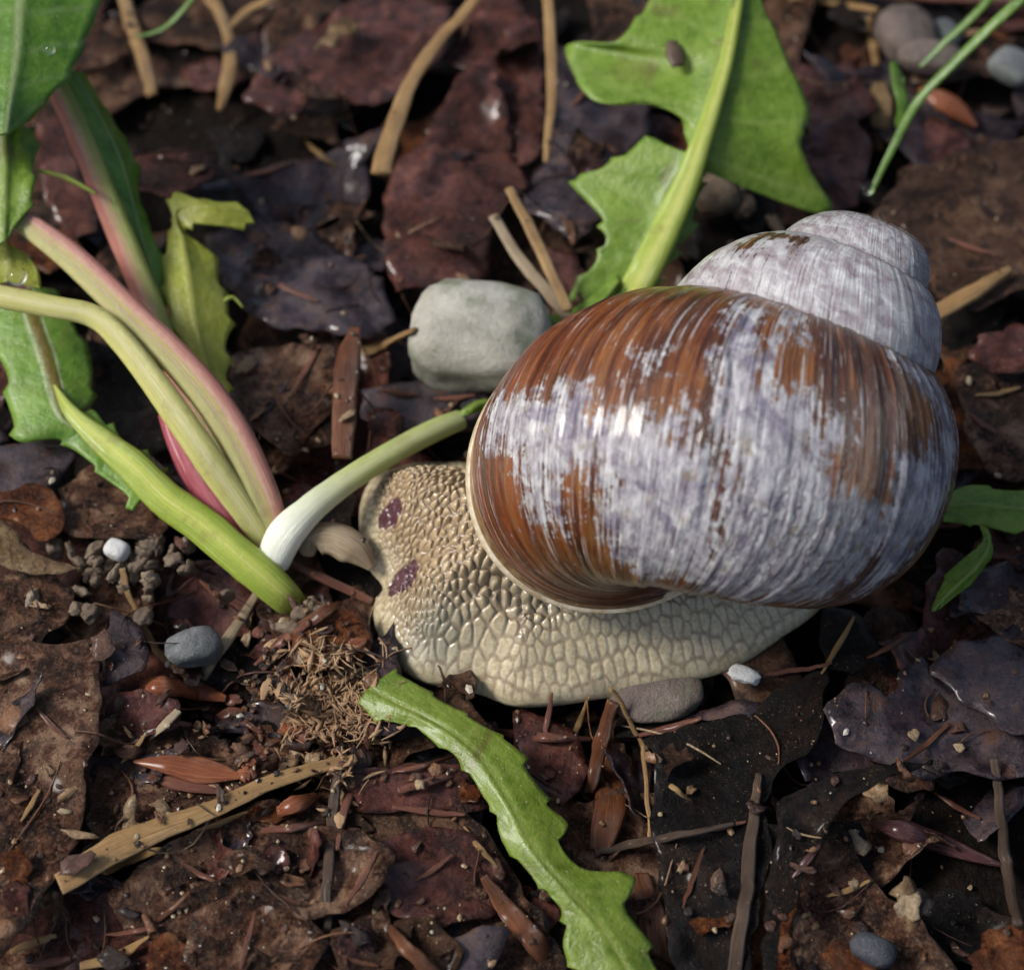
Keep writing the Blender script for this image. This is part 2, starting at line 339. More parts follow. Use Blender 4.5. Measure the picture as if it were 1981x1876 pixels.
# ---- snail shell: brown horny skin worn through to chalky lavender white, growth lines along lv/gc.y
SUTURE = 0.972
def mat_shell():
    b = NB('shell'); g = b.attr('gc'); x = b.sep(g); pe = b.attr('peel', 'Fac'); ru = b.attr('rough_zone', 'Fac')
    big = b.noise(b.mapv(g, (2.3, .9, 1)), 2.2, 4, .6, .3)
    st = b.noise(b.mapv(g, (11, .35, 1)), 2.0, 6, .7, .08)
    fi = b.noise(b.mapv(g, (30, .5, 1)), 2.0, 5, .7, .05)
    ed = b.noise(b.mapv(g, (7, 4, 1)), 2.2, 8, .74, .3)
    # how far the skin is worn away
    k = b.math('ADD', pe, b.math('MULTIPLY', b.math('SUBTRACT', ed, .5), 2.3))
    k = b.math('ADD', k, b.math('MULTIPLY', b.math('SUBTRACT', fi, .5), 1.9))
    k = b.math('ADD', k, b.math('MULTIPLY', b.math('SUBTRACT', st, .5), 1.5))
    worn = b.rng(k, .47, .53)
    film = b.rng(k, .25, .6)                      # thinned skin next to it
    br = b.ramp(b.math('ADD', b.math('MULTIPLY', st, .7), b.math('MULTIPLY', big, .3)),
                [(.36, (.035, .008, .004)), (.45, (.13, .032, .010)), (.53, (.27, .085, .018)), (.62, (.42, .17, .04)), (.72, (.52, .32, .14))])
    br = b.mix(b.rng(fi, .52, .72, 0, .5), br, (.30, .13, .045))
    br = b.mix(b.rng(fi, .28, .46, .55, 0), br, (.028, .009, .005))
    br = b.mix(b.math('MULTIPLY', film, .28), br, (.42, .30, .17))
    band = b.noise(b.mapv(g, (4.2, .25, 1), (1.3, 0, 0)), 2.0, 4, .6, .2)
    br = b.mix(b.rng(band, .5, .58, 0, .72), br, b.mix(b.rng(fi, .4, .6), (.020, .006, .004), (.075, .022, .009)))
    br = b.mix(b.rng(band, .36, .46, .45, 0), br, (.44, .20, .055))
    red = b.rng(x[0], -1.1, -.2, 0., .8); br = b.mix(b.math('MULTIPLY', red, b.rng(st, .42, .58)), br, (.26, .05, .010))
    wn_ = b.noise(b.mapv(g, (6, 2.2, 1)), 2.4, 8, .74, .4)
    wh = b.ramp(b.math('ADD', b.math('MULTIPLY', wn_, .6), b.math('MULTIPLY', fi, .4)),
                [(.39, (.15, .12, .17)), (.45, (.38, .35, .40)), (.51, (.60, .58, .61)), (.58, (.88, .88, .88))])
    vi = b.rng(b.noise(b.mapv(g, (1.7, 1.3, 1), (4, 9, 0)), 2.2, 6, .7, .6), .5, .62)
    wh = b.mix(b.math('MULTIPLY', vi, .8), wh, b.mix(b.rng(fi, .4, .6), (.07, .05, .11), (.34, .30, .42)))
    old = b.rng(x[0], -6.6, -5.4, 1., 0.)
    wh2 = b.ramp(b.math('ADD', b.math('MULTIPLY', b.noise(b.mapv(g, (2.0, 2.2, 1)), 2.6, 5, .6, .4), .75), b.math('MULTIPLY', fi, .25)),
                [(.38, (.42, .33, .37)), (.46, (.60, .54, .57)), (.53, (.74, .72, .74)), (.59, (.95, .95, .95))])
    wh = b.mix(old, wh, wh2)
    tan = b.math('MULTIPLY', b.rng(b.noise(b.mapv(g, (6, 3.5, 1), (7, 3, 0)), 1.6, 5, .65), .56, .66), b.math('SUBTRACT', .65, b.math('MULTIPLY', old, .5)))
    wh = b.mix(tan, wh, (.33, .25, .12))
    c = b.mix(worn, br, wh)
    sut = b.rng(b.math('ABSOLUTE', b.math('SUBTRACT', b.math('ADD', x[1], b.math('MULTIPLY', b.math('SUBTRACT', ed, .5), .10)), SUTURE)), .02, .10, .8, 0.)
    c = b.mix(b.math('MULTIPLY', sut, b.rng(x[0], -1., -1.6, 0., 1.)), c, b.mix(ed, (.05, .025, .015), (.30, .22, .15)))
    # horny film at the growing edge
    lip = b.math('MULTIPLY', b.rng(b.math('ADD', x[0], b.math('MULTIPLY', b.math('SUBTRACT', ed, .5), .10)), -.13, -.06), .85)
    c = b.mix(lip, c, b.ramp(ed, [(.35, (.10, .045, .015)), (.5, (.30, .17, .06)), (.65, (.45, .31, .15))]))
    # hairline pale scratches and dark cracks along the growth lines
    hair = b.noise(b.mapv(g, (36, .8, 1), (2, 5, 0)), 1.6, 4, .65)
    c = b.mix(b.rng(hair, .60, .65, 0, .8), c, (.74, .73, .74))
    c = b.mix(b.math('MULTIPLY', b.rng(hair, .33, .38, .85, 0), b.math('SUBTRACT', 1., old)), c, (.035, .016, .014))
    # dark specks of dirt and pin-prick chips
    pit = b.rng(b.vor(b.mapv(g, (9, 9, 1)), 2.2), .03, .06, 1., 0.)
    c = b.mix(b.math('MULTIPLY', pit, b.rng(big, .45, .5, 0, .8)), c, (.03, .02, .02))
    chip = b.rng(b.vor(b.mapv(g, (7.5, 7.5, 1), (3, 1, 0)), 2.), .04, .075, 1., 0.)
    c = b.mix(b.math('MULTIPLY', chip, b.rng(ed, .5, .55, 0, .9)), c, (.55, .5, .46))
    wpv = b.n('VectorMath', operation='ADD'); b.put(wpv.inputs[0], b.mapv(g, (15, 1.9, 1)))
    nz = b.n('TexNoise'); b.put(nz.inputs['Vector'], b.mapv(g, (5, 5, 1))); nz.inputs['Scale'].default_value = 2.; nz.inputs['Detail'].default_value = 4
    b.put(wpv.inputs[1], nz.outputs['Color'])
    cr = b.vor(wpv.outputs[0], 1.2, 'DISTANCE_TO_EDGE')
    crk = b.math('MULTIPLY', b.rng(cr, .0, .045, 1., 0.), b.math('MULTIPLY', b.rng(ru, .15, .6), b.rng(wn_, .45, .55)))
    c = b.mix(b.math('MULTIPLY', crk, .8), c, (.06, .04, .045))
    h = b.math('ADD', b.math('MULTIPLY', st, 1.0), b.math('MULTIPLY', fi, .75))
    h = b.math('SUBTRACT', h, b.math('MULTIPLY', worn, .40))
    h = b.math('ADD', h, b.math('MULTIPLY', b.math('MULTIPLY', b.math('ADD', b.rng(cr, 0, .18), wn_), ru), .8))
    h = b.math('ADD', h, b.math('MULTIPLY', b.math('MULTIPLY', wn_, worn), .5))
    h = b.math('ADD', h, b.math('MULTIPLY', hair, .5))
    nn = b.bump(h, 1., .055)
    r = b.mix(worn, b.rng(st, .3, .7, .16, .34), b.rng(wn_, .35, .65, .18, .42))
    return b.set(col=c, rough=r, spec=.55, coat=.5, coatr=.12, normal=nn)
def mat_lip():
    b = NB('shell_lip'); v = b.objco(); n = b.noise(v, 6, 5, .65)
    c = b.ramp(n, [(.35, (.36, .26, .14)), (.5, (.55, .45, .30)), (.65, (.68, .60, .46))])
    return b.set(col=c, rough=.3, coat=.3, coatr=.12, sss=.15, sssr=(.1, .07, .04), ssss=.4, normal=b.bump(b.noise(v, 30, 4, .6), .4, .02))
def mat_body():
    b = NB('snail_skin'); v = b.objco(); gr = b.attr('groove', 'Fac'); sk = b.attr('skirt', 'Fac'); ti = b.attr('grey', 'Fac'); ey = b.attr('spot', 'Fac')
    n1 = b.noise(v, 3, 4, .6); n2 = b.noise(v, 22, 4, .65)
    c = b.ramp(n1, [(.35, (.34, .245, .135)), (.5, (.44, .325, .185)), (.65, (.53, .41, .25))])
    c2 = b.ramp(n2, [(.35, (.46, .385, .23)), (.5, (.57, .485, .305)), (.65, (.65, .57, .39))])
    c = b.mix(sk, c, c2)
    c = b.mix(b.math('MULTIPLY', ti, .85), c, (.29, .31, .24))
    gcol = b.mix(sk, (.075, .038, .02), (.15, .085, .05))
    c = b.mix(b.math('MULTIPLY', gr, b.rng(n1, .3, .7, .55, .9)), c, gcol)
    c = b.mix(ey, c, (.085, .03, .04))
    nn = b.bump(b.math('ADD', n2, b.noise(v, 60, 3, .6)), .35, .012)
    return b.set(col=c, rough=b.rng(n2, .3, .7, .2, .42), spec=.5, coat=.8, coatr=.09, sss=.25, sssr=(.25, .15, .08), ssss=.2, normal=nn)

# ================================================================ ground
gx = np.concatenate([np.linspace(-60, -8, 27)[:-1], np.linspace(-8, 8, 161), np.linspace(8, 60, 27)[1:]])
gy = np.concatenate([np.linspace(-60, -8, 27)[:-1], np.linspace(-8, 10, 181), np.linspace(10, 60, 26)[1:]])
GX, GY = np.meshgrid(gx, gy, indexing='ij')
GZ = -.36 + .16*fbm(GX*.6, GY*.6, s=3) + .09*fbm(GX*2.6, GY*2.6, s=5) + .05*vnoise(GX*6, GY*6, s=8)
ground = obj('ground', make_mesh('ground', np.stack([GX, GY, GZ], -1).reshape(-1, 3), grid_faces(*GX.shape)[:, ::-1].copy()), mat_soil())
tag(ground, kind='structure')

# ================================================================ the snail
SP = dict(a=(3.2866, 1.1993, 2.6838), th=.9483, el=.4715, ph0=3.0795, r=1.2385, lnW=.5296, c1=.6901, c2=2.3772, b=1.213, psi=.2581,
          tA=-.2867, tB=-1.4673, g1=-.0461, g2=.0267, g3=.1783)
def shell_point(TH, PHI, grow=0., inner=1.):
    p = SP
    a = np.array([math.cos(p['el'])*math.cos(p['th']), math.cos(p['el'])*math.sin(p['th']), math.sin(p['el'])])
    e1 = np.cross(a, [0, 0, 1.]); e1 /= np.linalg.norm(e1); e2 = np.cross(a, e1)
    T = TH + p['tA']*np.cos(PHI-p['tB'])
    s = p['r']*np.exp(p['lnW']/(2*np.pi)*T); w = np.exp(T/3.)
    u = np.cos(PHI)*inner; v = p['b']*np.sin(PHI)*inner
    uu = u*math.cos(p['psi'])-v*math.sin(p['psi']); vv = u*math.sin(p['psi'])+v*math.cos(p['psi'])
    g = (1+p['g1']*w)*(1+grow)
    rad = s*(p['c1']+p['g2']*w+uu*g); ax = s*(-p['c2']-p['g3']*w+vv*g); ang = -(T+p['ph0'])
    return np.array(p['a'])+rad[..., None]*(np.cos(ang)[..., None]*e1+np.sin(ang)[..., None]*e2)+ax[..., None]*a
NT, NF = 1150, 230
tn = -5.6*np.pi*np.linspace(1, 0, NT)**1.35
fn = np.linspace(-np.pi, np.pi, NF)
TT, FF = np.meshgrid(tn, fn, indexing='ij')
# worn patches, in growth coordinates (angle back from the lip, angle round the whorl)
WORN = [
 ([(-.24,-.43),(-.59,-.37),(-.71,-.37),(-.84,-.23),(-.93,-.28),(-.96,-.39),(-1.11,-.39),(-1.19,-.29),(-1.35,-.18),(-1.39,-.39),(-1.49,-.35),(-1.54,-.62),(-1.7,-1.36),(-1.52,-1.31),(-1.31,-1.52),(-1.11,-1.3),(-1.02,-1.02),(-.99,-.7),(-.83,-.73),(-.8,-1.03),(-.81,-1.24),(-.64,-1.17),(-.58,-.73),(-.27,-.72)], 1.),
 ([(-1.49,-.35),(-1.45,.04),(-1.46,.35),(-1.4,.7),(-1.55,.7),(-1.65,.31),(-1.62,.1),(-1.87,.2),(-1.93,-.1),(-2.01,-.31),(-2.33,-.23),(-2.39,-.4),(-2.39,-.56),(-2.33,-.92),(-2.22,-1.24),(-1.93,-1.44),(-1.69,-1.54),(-1.55,-.84)], 1.),
 ([(-2.35,-.2),(-2.35,.02),(-2.54,.18),(-2.75,.34),(-2.74,.59),(-2.55,.69),(-2.45,.89),(-2.59,.91),(-3.02,.87),(-3.11,.51),(-2.98,.21),(-2.81,-.18),(-2.61,-.75),(-2.54,-1.02),(-2.39,-.56)], 1.),
 ([(-1.89,.07),(-2.05,.2),(-2.04,-.04),(-1.92,-.12)], .9),
 ([(-1.61,.87),(-1.77,.89),(-1.83,.57),(-1.7,.5)], .85),
 ([(-1.04,.04),(-1.16,.12),(-1.24,-.01),(-1.1,-.15)], .65)]
peel = np.zeros(TT.shape)
ft, ff = TT.ravel(), FF.ravel()
sel = (ft > -3.6)
for poly, wgt in WORN:
    pl = np.array(poly); q = np.stack([ft[sel], ff[sel]], 1)
    d = seg_dist(q, pl); d = np.where(inpoly(q[:, 0], q[:, 1], poly), d, -d)
    v = wgt*sstep(-.22, .20, d)
    cur = peel.ravel(); cur[sel] = np.maximum(cur[sel], v); peel = cur.reshape(TT.shape)
peel = np.maximum(peel*.98, sstep(-2.95, -3.3, TT)*.9*sstep(-6.2, -5.0, TT) if False else np.where(TT < -3.05, .92, 0)*sstep(-3.0, -3.3, TT))
for (c0, c1, r0, r1) in [(-7.06, .38, .14, .22), (-7.5, .62, .05, .34), (-7.25, .62, .3, .10), (-1.9, .6, .0001, .1)]:
    peel -= .72*np.exp(-((TT-c0)/r0)**2-((FF-c1)/r1)**2)
peel = np.clip(peel, 0, 1)
zone = np.exp(-((TT+1.95)/.38)**2-((FF+.62)/.42)**2)
ridge = .012*fbm(TT*11, FF*.8, s=21, o=3) + .006*vnoise(TT*34, FF*1.6, s=29) + .016*zone*fbm(TT*14, FF*9, s=31, o=3)
ridge += -.018*np.exp(-((TT+1.47-.05*vnoise(FF*3, 0))/.012)**2)*sstep(.9, .2, np.abs(FF+.2)) + .02*np.exp(-((TT+1.44-.05*vnoise(FF*3, 0))/.02)**2)*sstep(1.2, .2, np.abs(FF+.2))
ridge += .018*np.exp(-((TT+2.40)/.02)**2)*sstep(1.0, .3, np.abs(FF+.3))
V = shell_point(TT, FF, grow=ridge)
# inner face behind the lip
TI, FI = np.meshgrid(np.linspace(0, -1.1, 26)[1:], fn, indexing='ij')
VI = shell_point(TI, FI, inner=.955)
VA = np.concatenate([V, VI], 0)
shellV = VA.reshape(-1, 3)
gc = np.concatenate([np.stack([TT, FF, 0*TT], -1), np.stack([TI, FI, 0*TI], -1)], 0).reshape(-1, 3)
pa = np.r_[peel.ravel(), np.zeros(TI.size)]; za = np.r_[zone.ravel(), np.zeros(TI.size)]
base = P(1150, 1150, 0.)
snail = empty('snail', base)
tag(snail, 'large land snail with worn brown and white spiral shell and beige pebbled body', 'snail')
def child(name, V, faces, mat, parent, attrs=None, smooth=True):
    o = obj(name, make_mesh(name, V-np.array(parent.location), faces, attrs, smooth), mat, parent); return o
shell = child('shell', shellV, grid_faces(VA.shape[0], NF), mat_shell(), snail, dict(gc=gc, peel=pa, rough_zone=za))
shell['label'] = 'glossy brown spiral shell worn to chalky lavender white in large patches'
# thickened pale lip round the aperture
fl = np.linspace(-np.pi, np.pi, 260, endpoint=False); al = np.linspace(0, 2*np.pi, 12, endpoint=False)
FL, AL = np.meshgrid(fl, al, indexing='ij')
wv = .02*vnoise(FL*3, 0, s=2)
LV = shell_point(.022+.034*np.sin(AL)+wv*.3, FL, inner=.992+.026*np.cos(AL))
nl, ml = FL.shape
fc = grid_faces(nl, ml, True); lastr = np.stack([(nl-1)*ml+np.arange(ml), (nl-1)*ml+(np.arange(ml)+1) % ml, (np.arange(ml)+1) % ml, np.arange(ml)], -1)
child('lip', LV.reshape(-1, 3), np.concatenate([fc, lastr]), mat_lip(), snail).parent = shell

# ---- body: foot, skirt and retracted head as one skin
OUT = [(955,846,.45),(900,836,.45),(850,838,.42),(800,848,.36),(752,872,.28),(716,905,.18),(698,950,.10),(693,1000,.05),(697,1050,.04),(712,1090,.04),(733,1112,.06),(738,1128,.06),(724,1148,.04),(721,1180,.03),(729,1215,.03),(748,1255,.03),(778,1290,.03),(818,1313,.03),(875,1322,.03),(930,1335,.03),(985,1357,.03),(1045,1359,.03),(1110,1352,.03),(1200,1336,.03),(1290,1318,.03),(1380,1298,.03),(1450,1268,.03),(1515,1226,.03),(1572,1188,.03),(1600,1150,.03),(1585,1080,.03),(1490,1010,.03),(1340,950,.03),(1180,905,.03),(1060,870,.2)]
OW = np.array([P(*o)[:2] for o in OUT])
OC = catmull(np.vstack([OW, OW[:1]]), 900)[:-1]
OC = resample(OC, .0125)
nB = len(OC)
arc = np.r_[0, np.cumsum(np.linalg.norm(np.diff(OC, axis=0), axis=1))]
OC = OC + 0
spn = np.array([P(930, 1000, .03)[:2], P(1060, 1060, .03)[:2], P(1400, 1140, .03)[:2]])
def nearest_on(Q, pl):
    best = np.full(len(Q), 1e9); R = np.zeros_like(Q)
    for i in range(len(pl)-1):
        a, b_ = pl[i], pl[i+1]; ab = b_-a; t = np.clip(((Q-a) @ ab)/(ab @ ab), 0, 1); c = a+t[:, None]*ab
        d = np.linalg.norm(Q-c, axis=1); m = d < best; best[m] = d[m]; R[m] = c[m]
    return R
SPN = nearest_on(OC, spn)
kern = np.ones(41)/41
for k in range(2): SPN[:, k] = np.convolve(np.r_[SPN[-20:, k], SPN[:, k], SPN[:20, k]], kern, 'valid')
NR = 190
tt = np.linspace(0, 1, NR)**1.15
Q = OC[:, None, :]*(1-tt)[None, :, None] + SPN[:, None, :]*tt[None, :, None]
q2 = Q.reshape(-1, 2)
dd = seg_dist(q2, resample(OW if False else OC, .06))
arcg = np.repeat(arc, NR)
skirt_px = 1-sstep(.42, .80, dd + .12*fbm(q2[:, 0]*2, q2[:, 1]*2, s=4))
headp = P(800, 990, .4)[:2]; hd = np.linalg.norm((q2-headp)*[1., .8], axis=1)
head = 1-sstep(.55, 1.35, hd)
skirt = skirt_px*(1-head*sstep(.12, .3, dd))
# seeds for the pebbled skin
rs = np.random.default_rng(5)
seeds = []; ani = []
per = arc[-1]
def frame_at(s_):
    i = int(np.clip(np.searchsorted(arc, s_ % per), 1, nB-1)); t = OC[(i+4) % nB]-OC[i-4]; t /= np.linalg.norm(t); return OC[i], t
nxt = OC.mean(0)
for row, (d0, w0, el) in enumerate([(.04, .10, 1.5), (.17, .10, 1.8), (.33, .095, 1.5), (.46, .09, 1.2), (.57, .085, 1.05)]):
    n = int(per/w0)
    for i in range(n):
        b0, t0 = frame_at((i+(.5 if row == 2 else 0)+rs.uniform(-.18, .18))*w0)
        nrm = np.array([-t0[1], t0[0]])
        if (nxt-b0) @ nrm < 0: nrm = -nrm
        pnt = b0+nrm*(d0+rs.uniform(-.045, .045))
        h_ = np.linalg.norm((pnt-headp)*[1., .8])
        if h_ < .95 and d0 > .1: continue
        seeds.append(pnt); ani.append((nrm[0], nrm[1], el))
# freer pebbles on neck and head
x0, y0 = OC.min(0); x1, y1 = OC.max(0)
cand = np.stack([rs.uniform(x0, x1, 16000), rs.uniform(y0, y1, 16000)], 1)
cd_ = seg_dist(cand, resample(OC, .06)); inn = inpoly(cand[:, 0], cand[:, 1], resample(OC, .06).tolist())
acc = []
for c_, d_, ok in zip(cand, cd_, inn):
    if not ok: continue
    h_ = np.linalg.norm((c_-headp)*[1., .8])
    if d_ < .62 and h_ > .95: continue
    if d_ < .10: continue
    r_ = .042 + .034*min(1, max(0, (c_[0]-P(760, 1000, .4)[0])/.9)) + .018*math.sin(c_[0]*7)*math.cos(c_[1]*6)
    if d_ < .3: r_ *= .9
    if all((c_[0]-a[0])**2+(c_[1]-a[1])**2 > r_*r_ for a in acc[-1200:]):
        acc.append(c_); seeds.append(c_); an = math.radians(25)+rs.normal()*.55
        an = an if c_[1] > P(800, 1080, .6)[1] else math.radians(62)+rs.normal()*.35
        ani.append((math.cos(an), math.sin(an), rs.uniform(1.05, 1.55)))
seeds = np.array(seeds); ani = np.array(ani)
warp = q2 + .018*np.stack([fbm(q2[:, 0]*9, q2[:, 1]*9, s=61, o=2), fbm(q2[:, 0]*9, q2[:, 1]*9, s=77, o=2)], 1)
F1 = np.empty(len(q2)); F2 = np.empty(len(q2)); FID = np.empty(len(q2), int)
# bucket the search so that it stays quick
cellw = .35; sx = np.floor((seeds[:, 0]-x0)/cellw).astype(int); sy = np.floor((seeds[:, 1]-y0)/cellw).astype(int)
bx = np.floor((warp[:, 0]-x0)/cellw).astype(int); by = np.floor((warp[:, 1]-y0)/cellw).astype(int)
for key in set(zip(bx.tolist(), by.tolist())):
    m = np.where((bx == key[0]) & (by == key[1]))[0]
    sdx = np.where((abs(sx-key[0]) <= 1) & (abs(sy-key[1]) <= 1))[0]
    if len(sdx) < 2:
        F1[m] = .05; F2[m] = .1; FID[m] = 0; continue
    dx = warp[m][:, None, :]-seeds[sdx][None]
    al_ = dx[..., 0]*ani[sdx, 0]+dx[..., 1]*ani[sdx, 1]; ac_ = -dx[..., 0]*ani[sdx, 1]+dx[..., 1]*ani[sdx, 0]
    D_ = np.sqrt((al_/ani[sdx, 2])**2+(ac_)**2)
    o_ = np.argpartition(D_, 1, axis=1)[:, :2]
    f_ = np.take_along_axis(D_, o_, 1); f_.sort(1); F1[m] = f_[:, 0]; F2[m] = f_[:, 1]; FID[m] = sdx[o_[:, 0]]
edge = F2-F1
rim = .10*np.sqrt(1-(1-np.clip(dd/.10, 0, 1))**2)
hgt = -.05 + rim + .92*(1-np.exp(-(dd/.78)**1.35))
hgt += .16*head*sstep(.08, .5, dd) + .03*fbm(q2[:, 0]*1.7, q2[:, 1]*1.7, s=9)
# crease between skirt and body
hgt -= .05*np.exp(-((dd-.66)/.09)**2)*(1-head)
pl_ = np.array([P(845, 1085, .55)[:2], P(905, 1005, .8)[:2]])
crease = [(np.array([P(790,1045,.6)[:2], P(870,1010,.7)[:2], P(945,985,.9)[:2]]), .03), (np.array([P(900,1150,.6)[:2], P(960,1112,.7)[:2], P(1010,1085,.8)[:2]]), .035), (np.array([P(790,985,.6)[:2], P(850,955,.7)[:2], P(900,930,.85)[:2]]), .02)]
for pl_, a_ in crease: hgt -= a_*np.exp(-(seg_dist(q2, pl_, False)/.03)**2)
tn_ = np.clip(edge/(F1+F2+1e-6), 0, 1)
peb = np.where(skirt > .5, sstep(0., .35, tn_), 1-(1-np.clip(tn_*1.15, 0, 1))**2.2)
amp = (.007+.040*(1-skirt))*sstep(.02, .15, dd)*(1-.4*np.exp(-(hd/.3)**2))
hgt += amp*(peb-.6)*(1+.35*_h(FID.astype(np.int64), FID.astype(np.int64)*7, FID.astype(np.int64)*0, 3))
groove = (1-sstep(.0, np.where(skirt > .5, .034, .028), edge))
groove = np.maximum(groove*(.75+.25*(1-skirt)), .8*np.exp(-((dd-.66)/.05)**2)*(1-head)*.4)
groove *= sstep(.0, .06, dd)*.9+.1
gp = P(830, 1225, .3)[:2]
grey = np.exp(-(np.linalg.norm((q2-gp)*[1., 1.2], axis=1)/.28)**2)*.9 + .55*np.exp(-((dd-.70)/.16)**2)*(1-head)*sstep(P(800, 1200, .3)[0], P(1000, 1200, .3)[0], q2[:, 0])
spot = np.zeros(len(q2))
for (sx_, sy_, sr) in [(753, 964, .13), (778, 1082, .165)]:
    c_ = P(sx_, sy_, .58)[:2]; dl = np.linalg.norm((q2-c_)*[1.15, .95], axis=1)+.05*fbm(q2[:, 0]*14, q2[:, 1]*14, s=91, o=2)
    spot = np.maximum(spot, 1-sstep(sr*.85, sr, dl))
hgt -= spot*.015
wob = .03*sstep(.25, 0., dd)*vnoise(arcg*3.3, 0, s=14)
BV = np.column_stack([q2, hgt+wob])
under = np.column_stack([OC*.985+OC.mean(0)*.015, np.full(nB, -.09)])        # the edge tucks under
nv = len(BV)
F = np.stack([np.arange(nB)[:, None]*NR+np.arange(NR-1)[None], np.arange(nB)[:, None]*NR+np.arange(1, NR)[None],
              ((np.arange(nB)+1) % nB)[:, None]*NR+np.arange(1, NR)[None], ((np.arange(nB)+1) % nB)[:, None]*NR+np.arange(NR-1)[None]], -1).reshape(-1, 4)
i_ = np.arange(nB); F2_ = np.stack([nv+i_, i_*NR, ((i_+1) % nB)*NR, nv+(i_+1) % nB], -1)
z0 = np.zeros(nB)
body = child('body', np.vstack([BV, under]), np.concatenate([F, F2_])[:, ::-1].copy(), mat_body(), snail,
             dict(groove=np.r_[groove, z0], skirt=np.r_[skirt, z0+1], grey=np.r_[grey, z0], spot=np.r_[spot, z0]))
body['label'] = 'wet beige pebbled foot and drawn-in head with two dark tentacle spots'

# ================================================================ stones
def blob(seed, sub=4, block=2.6, sc=(1, 1, 1), rough=.08):
    bm = bmesh.new(); bmesh.ops.create_icosphere(bm, subdivisions=sub, radius=1.0)
    V = np.array([v.co[:] for v in bm.verts]); F = np.array([[v.index for v in f.verts] for f in bm.faces]); bm.free()
    k = (np.abs(V)**block).sum(1)**(-1/block); V = V*k[:, None]
    f_ = 1.1 if rough < .15 else 1.9
    n = fbm(V[:, 0]*f_+seed*3.1, V[:, 1]*f_, V[:, 2]*f_, s=seed, o=4)
    V = V*(1+rough*2.2*n)[:, None]; V += .03*np.stack([vnoise(V[:, 0]*6, V[:, 1]*6, V[:, 2]*6, seed+i) for i in range(3)], 1)*rough*6
    return V*np.array(sc), F
def stone(name, label, px, py, z, wpx, dpx, h, mat, rot=0., seed=1, block=2.6, rough=.08, tilt=(0, 0), group=None, sub=4):
    c = P(px, py, z); u = px_size(c); V, F = blob(seed, sub, block, (wpx*u/2, dpx*u/2, h/2), rough)
    M = np.array((Matrix.Rotation(rot, 3, 'Z') @ Matrix.Rotation(tilt[0], 3, 'X') @ Matrix.Rotation(tilt[1], 3, 'Y')))
    V = V @ M.T; o = obj(name, make_mesh(name, V-np.array([0, 0, V[:, 2].min()]), F), mat)
    o.location = (c[0], c[1], z-h/2)
    return tag(o, label, 'pebble', group)
stone('pebble', 'blocky pale grey pebble with green algae stains beside the shell', 928, 662, .30, 262, 200, .78, STN['pale'], -.1, 4, 3.6, .11, (.16, -.1))
stone('pebble', 'flat mottled brown pebble under the edge of the snail foot', 1272, 1338, -.07, 190, 120, .2, STN['brown'], .1, 9, 2.6, .08)
stone('pebble', 'small rounded blue-grey pebble next to the white straw', 378, 1254, .08, 100, 74, .26, STN['blue'], .2, 12, 2.9, .13, (0, .1))
stone('pebble', 'tiny white quartz pebble on the grey soil crumbs', 227, 1064, .24, 50, 38, .16, STN['white'], -.5, 15, 3, .08, sub=3)
stone('pebble', 'greyish oval pebble standing beyond the snail near the grass', 1752, 72, .12, 105, 125, .5, STN['brown'], .3, 18, 2.5, .1)
stone('pebble', 'flat brownish pebble lying against the greyish oval pebble', 1800, 112, .2, 130, 75, .28, STN['brown'], -.15, 20, 2.4, .06)
stone('pebble', 'bluish slab pebble past the grass stalk', 1962, 130, .15, 95, 80, .25, STN['blue'], -.7, 22, 3, .06)
stone('pebble', 'small grey pebble between the grass blades', 1828, 66, .12, 60, 70, .2, STN['blue'], .4, 24, 2.4, .06)
stone('pebble', 'dark blue-black pebble among the black leaves', 1690, 1838, .10, 90, 60, .22, STN['dark'], -.4, 26, 2.4, .06)
stone('pebble', 'blue-grey speck of gravel on the reddish chips', 565, 1357, .20, 30, 30, .12, STN['blue'], 0, 28, 2.4, .06, sub=3)
stone('pebble', 'chalky white stone chip beside the tail of the foot', 1440, 1305, .10, 62, 34, .10, STN['white'], -.3, 30, 2.8, .16, sub=3)
stone('pebble', 'rounded dark pebble right behind the dandelion stalk', 1385, 375, .12, 90, 80, .3, STN['clod'], .4, 33, 2.4, .1)
rs = random.Random(4)
for i in range(44):
    px, py = rs.gauss(235, 85), rs.gauss(1112, 36)
    stone('soil_clod', 'crumbly grey-brown clod of soil left of the dandelion crown', px, py, .10+rs.uniform(0, .1), rs.uniform(14, 48), rs.uniform(14, 40), rs.uniform(.08, .18), STN['clod'], rs.uniform(0, 3), 40+i, 2.2, .3, sub=3, group='soil clods by the dandelion')['category'] = 'clod'
for i in range(9):
    px, py = rs.gauss(585, 16), rs.gauss(1190, 14)
    stone('soil_clod', 'dark clod of soil packed round the foot of the lime stalk', px, py, .03, rs.uniform(30, 60), rs.uniform(20, 50), rs.uniform(.12, .22), STN['clod'], rs.uniform(0, 3), 140+i, 2.2, .3, sub=3, group='soil clods at the crown')['category'] = 'clod'
for i in range(12):
    px, py = rs.gauss(1400, 50), rs.gauss(420, 45)
    stone('soil_clod', 'dark crumb of soil between the dandelion stalk and the spire', px, py, .02, rs.uniform(22, 60), rs.uniform(20, 50), rs.uniform(.12, .26), STN['clod'], rs.uniform(0, 3), 70+i, 2.2, .3, sub=3, group='soil crumbs behind the shell')['category'] = 'clod'

